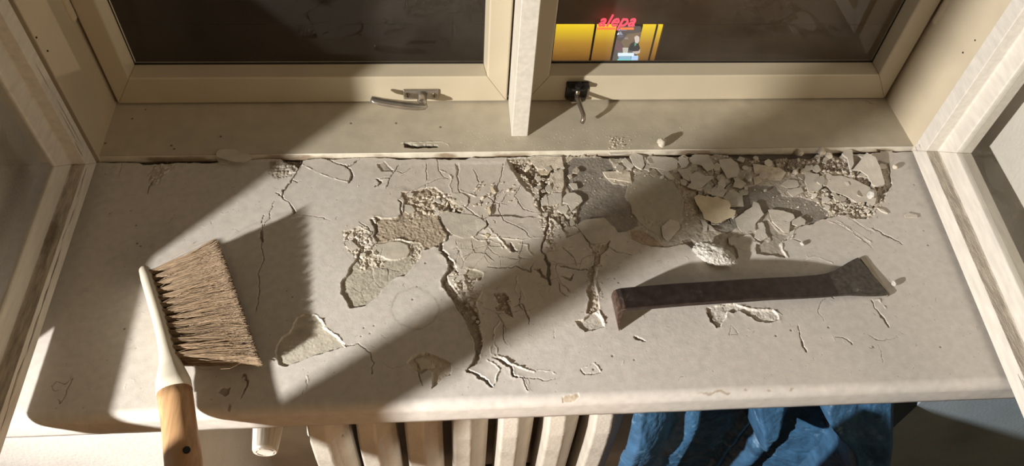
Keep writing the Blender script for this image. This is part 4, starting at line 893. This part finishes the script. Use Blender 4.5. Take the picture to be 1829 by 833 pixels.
loose(y1([(1250,250),(1300,225),(1335,265),(1325,305),(1280,315),(1255,290)]), 'small six-sided paint flake right of the white plaster lump', z=-.001, th=.0018, tilt=(0,-.03))
loose([(1614,385),(1620,381),(1637,385),(1638,390),(1617,390)], 'small pale paint flake lying alone near the right sash rail', z=.0006, th=.0012, tilt=(.03,.0), jit=.0002)
loose(z3([(1195,590),(1215,575),(1235,630),(1225,655)]), 'upright white paint sliver in the broken middle', z=.0, th=.001, tilt=(.0,.15), m=M['flakew'], jit=.0002)
loose(z3([(1225,390),(1250,400),(1280,440),(1240,440)]), 'thin white paint sliver left of the back pit', z=.0003, th=.001, tilt=(.0,.15), m=M['flakew'], jit=.0002)
loose(Z([(240,95),(265,100),(285,110),(260,135),(245,120)], 820, 400, 5.208), 'tiny triangular paint flake on the crackled coat in the middle', z=.0005, th=.0014, jit=.0002, m=M['flakew'])
# coat pieces still stuck to the sill: parts of it
def stuck(poly, **k_):
    global _fs
    _fs += 1
    o = flake('paint_plate', poly, seed=_fs, **k_); o.parent = sill; return o
stuck([(1032,402),(1041,395),(1057,392.5),(1078,390),(1087,398),(1099,415),(1085,434),(1071,437),(1055,437),(1045,425),(1035,412)], z=-.0008, th=.0020, tilt=(0,-.01), m=M['flaked'])
stuck(z4([(510,480),(560,450),(640,455),(640,540),(580,560),(530,570),(520,540)]), z=-.0022, th=.0028, tilt=(0,-.02))
stuck(z4([(650,500),(690,450),(760,450),(820,490),(835,530),(760,600),(730,625),(700,560),(650,540)]), z=-.0022, th=.0028, tilt=(.01,-.02))
stuck(z4([(445,520),(500,470),(520,560),(460,570)]), z=-.0022, th=.0024)
stuck(z4([(530,290),(600,245),(655,250),(660,380),(640,450),(540,440),(525,340)]), z=-.003, th=.0030, tilt=(0,-.01), m=M['crumb'])
stuck(z4([(1020,260),(1150,255),(1270,262),(1290,355),(1180,335),(1060,315)]), z=-.0036, th=.0034, m=M['crumb'], tilt=(0,.03))
stuck(z4([(350,140),(450,125),(640,130),(655,215),(600,240),(420,235),(350,180)]), z=-.006, th=.0052, m=M['crumb'], tilt=(0,.05))
stuck(z4([(620,570),(690,565),(705,600),(690,630),(640,640),(600,610)]), z=-.002, th=.0022)
stuck(z4([(1060,60),(1200,40),(1300,30),(1290,80),(1180,95),(1090,95)]), z=-.001, th=.0035, tilt=(0,-.05))
stuck(z5([(150,150),(200,110),(420,120),(470,150),(460,230),(380,250),(260,220),(180,210)]), z=-.002, th=.0026, tilt=(0,-.03))
stuck(z5([(20,110),(80,80),(140,110),(160,200),(130,240),(60,200)]), z=-.002, th=.0034, tilt=(.03,-.03))
stuck(z5([(-50,140),(0,150),(50,190),(40,240),(-10,230)]), z=-.002, th=.0026)
stuck(z5([(470,230),(560,225),(600,262),(575,350),(520,320)]), z=-.0014, th=.0024, tilt=(.03,-.03))
stuck(z5([(260,210),(370,235),(440,320),(400,330),(300,250)]), z=-.0014, th=.0018, tilt=(0,-.05))
stuck(z5([(490,330),(540,310),(560,350),(540,385),(500,370)]), z=-.001, th=.002)
stuck(z5([(705,400),(750,360),(790,400),(770,450),(720,460)]), z=-.0018, th=.002, m=M['flaked'])
stuck(z5([(320,760),(400,690),(480,720),(495,770),(440,833),(380,900),(330,860)]), z=-.0014, th=.0014)
stuck(z5([(1195,742),(1240,730),(1285,770),(1285,830),(1200,860),(1190,800)]), z=-.002, th=.0020)
stuck(z5([(1165,180),(1354,200),(1354,330),(1280,280),(1180,270)]), z=-.003, th=.0024, m=M['crumb'])
stuck(z6([(0,205),(160,215),(230,260),(180,330),(80,330),(0,300)]), z=-.003, th=.0024, m=M['crumb'])
stuck(z6([(400,250),(440,260),(530,275),(560,400),(520,440),(430,440),(400,350)]), z=-.002, th=.0022, tilt=(0,-.03))
stuck(z6([(640,290),(740,290),(860,330),(1000,400),(1020,450),(1030,530),(880,545),(780,480),(640,430),(600,380)]), z=-.001, th=.0022, tilt=(.01,-.02))
stuck(z6([(740,90),(780,50),(830,60),(850,190),(820,240),(790,130)]), z=-.002, th=.004, tilt=(.1,0))
stuck(z6([(1070,590),(1130,610),(1172,640),(1110,620)]), z=.0, th=.0022, tilt=(0,.1))
stuck(z6([(1100,60),(1210,60),(1225,150),(1180,170),(1110,150)]), z=-.002, th=.0022)
stuck(z6([(545,300),(610,265),(650,290),(600,380),(570,390)]), z=-.002, th=.0026, tilt=(.04,0))
stuck(y2([(70,330),(110,230),(200,210),(250,260),(240,370),(150,365)]), z=-.0022, th=.0024)
stuck(y2([(265,110),(320,100),(345,150),(345,200),(370,240),(300,275),(240,240),(255,180)]), z=-.0024, th=.0026)
stuck(z3([(870,450),(960,450),(1020,490),(1020,550),(940,570),(870,520)]), z=-.0004, th=.0016, tilt=(0,-.02))
stuck(z3([(745,625),(820,618),(930,640),(1080,660),(1180,700),(1190,750),(1110,800),(1090,850),(980,870),(870,833),(790,740)]), z=-.0010, th=.0018, tilt=(0,-.01), m=M['flaked'])
stuck(z3([(1090,690),(1130,680),(1185,720),(1190,750),(1110,808)]), z=.0014, th=.0008)
stuck(z3([(430,560),(500,570),(530,620),(470,650),(430,620)]), z=-.002, th=.0022, tilt=(.05,0), m=M['flaked'])
stuck(Z([(190,190),(240,160),(320,230),(250,260),(220,240)], 580, 400, 5.208), z=.0, th=.0015, tilt=(-.06,.05))
stuck(Z([(1150,500),(1290,480),(1310,540),(1180,575)], 580, 400, 5.208), z=-.001, th=.0018)
rc = random.Random(21)
for poly, n_, r0, r1, zb_ in [([(1235,290),(1330,285),(1335,400),(1255,400)], 26, 4, 11, -.0022), ([(1440,300),(1590,296),(1575,372),(1450,372)], 26, 4, 10, -.0016), ([(1095,284),(1245,280),(1240,312),(1110,320)], 20, 4, 10, -.002), ([(940,295),(1035,300),(1030,400),(985,410),(955,350)], 24, 3, 8, -.0020), ([(1340,282),(1500,282),(1480,330),(1350,330)], 18, 3, 9, -.003), ([(730,345),(830,352),(826,385),(740,385)], 12, 3, 7, -.001), ([(612,410),(662,410),(680,475),(635,470)], 10, 3, 7, -.001), ([(1480,365),(1575,350),(1560,392),(1490,388)], 12, 3, 6, -.0012), ([(800,490),(850,510),(860,590),(835,560)], 8, 3, 6, -.002)]:
    us = [p[0] for p in poly]; vs2 = [p[1] for p in poly]; c_ = 0
    while c_ < n_:
        u, v = rc.uniform(min(us), max(us)), rc.uniform(min(vs2), max(vs2))
        if polysd(np.array([u]), np.array([v]), poly)[0] > 0: continue
        c_ += 1; R_f = rc.uniform(r0, r1); k_ = rc.choice((4, 5, 5, 6)); a0 = rc.uniform(0, 6.3); el = rc.uniform(.6, .95)
        pp = [(u+R_f*rc.uniform(.7, 1.15)*math.cos(a0+6.283*i/k_), v+R_f*el*rc.uniform(.7, 1.15)*math.sin(a0+6.283*i/k_)) for i in range(k_)]
        stuck(pp, z=zb_, th=rc.uniform(.001, .0022), tilt=(rc.uniform(-.22, .22), rc.uniform(-.22, .22)), m=M[rc.choice(('flake', 'flake', 'flaked', 'crumb'))])
# random small chips amid the rubble
def lump(name, c, s_, seed, m, parent=None, sub=2, sq=(1,1,1), amp=.25):
    r = random.Random(seed); bm = bmesh.new(); bmesh.ops.create_icosphere(bm, subdivisions=sub, radius=1)
    off = Vector((r.random()*10, r.random()*10, r.random()*10))
    from mathutils import noise
    for v in bm.verts:
        d = v.co.copy(); k_ = 1+amp*noise.noise(d*1.3+off)*1.6+amp*.5*noise.noise(d*4+off)+amp*.3*noise.noise(d*9+off)
        v.co = Vector((d.x*k_*s_*sq[0], d.y*k_*s_*sq[1], d.z*k_*s_*sq[2]))
    mz = min(v.co.z for v in bm.verts)
    for v in bm.verts: v.co.z -= mz*.92
    o = bm_obj(name, bm, m, parent); o.location = c; o.rotation_euler = (0, 0, r.uniform(0, 6)); return o
ck = lump('plaster_lump', (*px(1272,457,'z',.006)[:2], -.0022), .021, 5, M['chunk'], sub=5, sq=(1.45,.78,.46), amp=.26); ck.rotation_euler = (0,.04,-.48)
tag(ck, 'white crumbly plaster lump lying above the pry bar', 'plaster lump')
pp_ = lump('plaster_pebble', (*px(1181,258,'z',.010)[:2], .008), .0072, 9, M['crumb'], sub=3, sq=(1,1,.9)); tag(pp_, 'plaster pebble on the frame ledge right of the mullion', 'plaster pebble', 'plaster pebbles')
for u, v, s_, z, lab, mm_ in [(1597,301,.0045,-.001,'round plaster pebble beside the tilted flake at the right corner','crumb'), (1336,323,.0062,-.0015,'pale plaster pebble right of the five-sided flake','chunk'), (1555,350,.0085,-.0005,'white plaster pebble at the foot of the big tilted flake','chunk'),
        (1366,342,.0030,-.002,'tiny plaster pebble on the dark patch behind the two flakes','chunk'), (1479,281,.0065,-.003,'plaster pebble in the dark joint, right of a pair','crumb'), (1466,275,.0075,-.003,'plaster pebble in the dark joint, left of a pair','crumb'), (1426,277,.0065,-.003,'plaster pebble half buried in the dark rubble by the joint','crumb'),
        (1595,509,.0042,.0,'small white pebble right of the flared bar end','chunk'), (1419,311,.0055,-.004,'flat plaster pebble among the dark rubble','crumb'), (1432,438,.0035,-.0005,'small plaster pebble in front of the fan-shaped flake','chunk')]:
    tag(lump('plaster_pebble', (*px(u, v, 'z', z)[:2], z), s_, int(u), M[mm_], sub=2, sq=(1.1,.85,.75)), lab, 'plaster pebble', 'plaster pebbles')
def crumbs(name, regs, label, seed, z0, m, fn=None):
    r = random.Random(seed); V_, F_ = [], []
    for poly, n, smin, smax in regs:
        P = P2(poly, z0); xs = [p[0] for p in P]; ys = [p[1] for p in P]; c = 0; g = 0
        while c < n and g < n*20:
            g += 1; x, y = r.uniform(min(xs), max(xs)), r.uniform(min(ys), max(ys))
            if polysd(np.array([x]), np.array([y]), P)[0] > 0: continue
            c += 1; s_ = smin+(smax-smin)*r.random()**2.5; a = r.uniform(0, 6.3)
            zz = fn(x, y) if fn else z0
            k_ = r.choice((4, 5, 6)); i0 = len(V_); hgt = s_*r.uniform(.35, .9); tx, ty = r.uniform(-.4, .4), r.uniform(-.4, .4)
            for lev, sc in ((0, 1.0), (hgt, r.uniform(.6, .95))):
                for j in range(k_):
                    b = a+6.283*j/k_; q = s_*sc*r.uniform(.75, 1.15); dx, dy = q*math.cos(b), q*.75*math.sin(b)
                    V_.append((x+dx, y+dy, zz-.0004+lev+(tx*dx+ty*dy)*(lev > 0)))
            F_.append(tuple(range(i0, i0+k_))[::-1]); F_.append(tuple(range(i0+k_, i0+2*k_)))
            for j in range(k_): F_.append((i0+j, i0+(j+1) % k_, i0+k_+(j+1) % k_, i0+k_+j))
    o = mesh_obj(name, V_, F_, m); tag(o, label, 'plaster crumbs', kind='stuff'); return o
def hz(x, y):
    i = int(np.clip(np.searchsorted(hf.y, y), 0, len(hf.y)-1)); j = int(np.clip(np.searchsorted(hf.x, x), 0, len(hf.x)-1)); return float(V[i, j, 2])
crumbs('plaster_crumbs', [([(1100,285),(1320,280),(1320,350),(1240,340),(1100,300)], 330, .0007, .0036), ([(1340,280),(1520,280),(1500,310),(1340,312)], 420, .0006, .0035), ([(1440,300),(1590,300),(1575,380),(1480,385),(1440,350)], 620, .0006, .0034),
    ([(910,285),(1005,285),(995,350),(940,345)], 260, .0006, .0034), ([(720,340),(830,350),(830,385),(730,395)], 240, .0005, .0028), ([(610,405),(665,405),(690,480),(630,475)], 130, .0004, .0022), ([(950,340),(1010,345),(1000,450),(970,450)], 150, .0005, .0026),
    ([(1225,320),(1260,320),(1260,400),(1225,400)], 160, .0006, .0028), ([(1480,360),(1560,365),(1550,392),(1480,385)], 260, .0006, .0024), ([(840,330),(930,320),(920,360),(850,380)], 90, .0006, .0034), ([(800,480),(860,500),(870,620),(840,600)], 130, .0005, .0026), ([(1010,290),(1140,290),(1140,400),(1040,390)], 120, .0004, .0018),
    ([(1330,330),(1480,350),(1480,395),(1420,400)], 110, .0004, .0020), ([(1045,430),(1090,435),(1070,560),(1050,560)], 110, .0005, .0026), ([(880,522),(912,525),(915,565),(885,555)], 50, .0006, .003), ([(560,300),(1600,290),(1580,440),(700,440)], 160, .0004, .0014),
    ([(180,280),(900,277),(900,282),(180,286)], 110, .0004, .0024)],
    'loose grey-beige plaster crumbs scattered over the broken part of the sill', 3, -.001, M['crumb'], hz)
crumbs('paint_crumbs', [([(1092,246),(1112,244),(1118,256),(1116,266),(1088,267),(1084,258)], 75, .0006, .0026), ([(1078,238),(1125,238),(1128,268),(1075,268)], 40, .0005, .0014), ([(1050,180),(1180,180),(1180,260),(1050,262)], 22, .0004, .0012)],
    'small heap of pale paint crumbs on the frame ledge right of the mullion', 5, .008, M['crumb'], lambda x, y: .0082)

# ------------------------------------------------------------------ the street at night beyond the glass
YF = 12.0
def fpt(u, v): p = px(u, v, 'y', YF); return p[0], p[2]
xl = fpt(1003, 41)[0]; xr = fpt(1183, 40)[0]; zt = fpt(1090, 40)[1]; zb2 = fpt(1090, 112)[1]-.3
scl = (xr-xl)/180.0
fac = empty('shop_building', ((xl+xr)/2, YF, zb2)); tag(fac, 'dark shop building across the street with yellow lit windows', 'building')
def fb(name, a, b, m, par=None, y0=YF, y1=None):
    """box on the facade; a,b = (x,z) corners"""
    o = boxo(name, (a[0], y0-.08, a[1]), (b[0], (YF+.2) if y1 is None else y1, b[1]), m); o.parent = par or fac
    o.matrix_parent_inverse = Matrix.Translation((-fac.location[0], -fac.location[1], -fac.location[2])); return o
M['fac'] = mat('dark_facade', (.20,.145,.10), .8, var=.08, nscale=1, bump=0)
fb('facade_wall', (xl-9, zt+.02), (xr+14, zt+9), M['fac']); fb('plinth_wall', (xr+.02, zb2-1), (xr+14, zt), M['fac']); fb('left_wall', (xl-9, zb2-1), (xl-.4, zt), M['fac'])
def ygrad():
    m = bpy.data.materials.new('yellow_lit_panel'); m.use_nodes = True; nt = m.node_tree; N = nt.nodes; L = nt.links; b = N['Principled BSDF']
    g = N.new('ShaderNodeNewGeometry'); s = N.new('ShaderNodeSeparateXYZ'); L.new(g.outputs['Position'], s.inputs[0])
    mr = N.new('ShaderNodeMapRange'); mr.inputs[1].default_value = fpt(1090, 104)[1]; mr.inputs[2].default_value = zt; L.new(s.outputs['Z'], mr.inputs[0])
    cr = N.new('ShaderNodeValToRGB'); cr.color_ramp.elements[0].color = (.13,.05,.015,1); cr.color_ramp.elements[1].color = (.80,.57,.02,1)
    e = cr.color_ramp.elements.new(.5); e.color = (.38,.19,.025,1); L.new(mr.outputs[0], cr.inputs[0])
    L.new(cr.outputs[0], b.inputs['Emission Color']); b.inputs['Emission Strength'].default_value = 1.0; b.inputs['Base Color'].default_value = (.4,.3,.05,1); return m
MY = ygrad()
def fx(u, v=70): return fpt(u, 60)[0]
edges = [(xl-.35, fpt(1058,60)[0]), (fpt(1062,60)[0], fpt(1097,60)[0]), (fpt(1143,60)[0], xr)]
zw = fpt(1090, 106)[1]
for a, b in edges: fb('lit_window', (a, zw), (b, zt), MY, y1=YF)
fb('window_base', (xl-.4, zb2-1), (xr, zw), M['fac'])
for u in (1060, 1168): fb('window_post', (fpt(u,60)[0]-.02, zb2), (fpt(u,60)[0]+.02, zt), M['dark'] if u == 1060 else M['fac'], y1=YF, y0=YF-.01)
fb('panel_back', (fpt(1097,60)[0], zb2), (fpt(1143,60)[0], zt), M['dark'], y1=YF)
# lit advertising screen
scx0, scx1 = fpt(1101,60)[0], fpt(1139,60)[0]; scr = fb('display_screen', (scx0, fpt(1090, 106)[1]), (scx1, zt-.03), emit('screen_dim', (.10,.085,.08), 1.0), y1=YF, y0=YF-.1)
def ff(name, u0, v0, u1, v1, col, s=1.0, k=0): 
    a = fpt(u0, v1); b = fpt(u1, v0); o = fb(name, a, b, emit('screen_'+name, col, s), y0=YF-.13-.01*k, y1=YF-.1); o.parent = scr; return o
def shp(name, pts, col, k=1, s=1.0):
    P = [fpt(*p) for p in pts]; n = len(P); V_ = [(x, YF-.16-.02*k, z) for x, z in P]+[(x, YF-.14-.02*k, z) for x, z in P]
    F_ = [tuple(range(n)), tuple(range(n, 2*n))[::-1]]+[(i, (i+1) % n, n+(i+1) % n, n+i) for i in range(n)]
    o = mesh_obj(name, V_, F_, emit('screen_'+name, col, s)); o.parent = scr; return o
zs_ = lambda p: Z(p, 980, 0, 6.942)
shp('printed_lamp', zs_([(835,360),(875,315),(905,360)]), (.75,.8,1.0)); shp('printed_header', zs_([(860,295),(960,292),(950,308),(855,310)]), (.45,.5,.9))
shp('printed_shelf', zs_([(850,365),(915,365),(910,395),(845,400)]), (.22,.22,.38)); shp('printed_glow', zs_([(925,395),(965,390),(970,412),(935,418)]), (.6,.65,.9))
shp('printed_backdrop', zs_([(960,350),(1130,330),(1080,540),(930,540),(880,450)]), (.22,.15,.09))
shp('printed_head', zs_([(1045,390),(1075,368),(1105,385),(1105,430),(1085,460),(1055,455)]), (.62,.55,.50), 2); shp('printed_jacket', zs_([(1000,470),(1050,450),(1095,465),(1115,520),(1100,560),(1030,560),(970,540)]), (.03,.03,.035), 2)
shp('printed_arm', zs_([(1020,560),(1095,555),(1112,530),(1110,570),(1060,585)]), (.55,.45,.40), 3); shp('printed_collar', zs_([(1045,455),(1070,462),(1045,490)]), (.10,.35,.22), 3)
shp('printed_figure', zs_([(830,430),(870,440),(900,520),(890,560),(800,540)]), (.16,.09,.10), 2); shp('printed_cup', zs_([(900,520),(970,520),(960,580),(905,580)]), (.50,.48,.42), 2)
shp('printed_title', zs_([(842,578),(1038,578),(1036,610),(840,610)]), (.72,.85,1.0), 3); shp('printed_subtitle', zs_([(850,622),(1000,622),(1000,650),(850,650)]), (.25,.45,.6), 3); shp('printed_strip', zs_([(838,655),(1005,655),(1000,675),(830,680)]), (.15,.65,.60), 3)
shp('printed_badge', zs_([(1010,612),(1090,612),(1085,665),(1005,665)]), (.42,.62,.90), 3); shp('printed_footer', zs_([(900,685),(1075,682),(1070,740),(960,745)]), (.36,.33,.30), 2)
# shop sign
MS = emit('pink_red_neon', (1.0, .095, .15), 1.0)
cu = bpy.data.curves.new('sign', 'FONT'); cu.body = 'alepa'; cu.shear = .32; cu.offset = -.004; cu.extrude = .02; cu.space_character = 1.0
tmp = bpy.data.objects.new('sign_tmp', cu); COL.objects.link(tmp); bpy.context.view_layer.update()
me = bpy.data.meshes.new_from_object(tmp); bpy.data.objects.remove(tmp)
co = np.empty(len(me.vertices)*3); me.vertices.foreach_get('co', co); co = co.reshape(-1, 3)
a = fpt(1065, 36.5); b = fpt(1134.5, 12.5)
lo, hi = co.min(0), co.max(0)
lx = a[0]+(co[:, 0]-lo[0])/(hi[0]-lo[0])*(b[0]-a[0]); lz = fpt(1100, 39.0)[1]+(co[:, 1]-lo[1])/(hi[1]-lo[1])*(b[1]-fpt(1100, 39.0)[1])
co2 = np.stack([lx, YF-.25+co[:, 2], lz], -1); me.vertices.foreach_set('co', co2.reshape(-1)); me.materials.clear(); me.materials.append(MS); me.update()
sg = bpy.data.objects.new('shop_sign', me); COL.objects.link(sg); tag(sg, 'glowing pink-red slanted lettering of the shop sign over the yellow windows', 'sign')
for u0, u1 in ((1063, 1097), (1105, 1129)):
    p, q = fpt(u0, 39.2), fpt(u1, 38.0); o = boxo('underline', (p[0], YF-.24, (p[1]+q[1])/2-.012), (q[0], YF-.2, (p[1]+q[1])/2+.012), emit('orange_glow', (1.0,.22,.06), 1.0), sg)
st(boxo('floor_street', (-30, .6, fpt(1090,112)[1]-1.4), (40, YF+12, fpt(1090,112)[1]-1.3), mat('asphalt', (.05,.045,.04), .8, nscale=2, bump=0)))
lamp('street_lamp', (6.0, 7.5, -5.0), 260, (1.0, .72, .45), .2)

if bo: pass
print('verts', sum(len(o.data.vertices) for o in bpy.data.objects if o.type == 'MESH'))
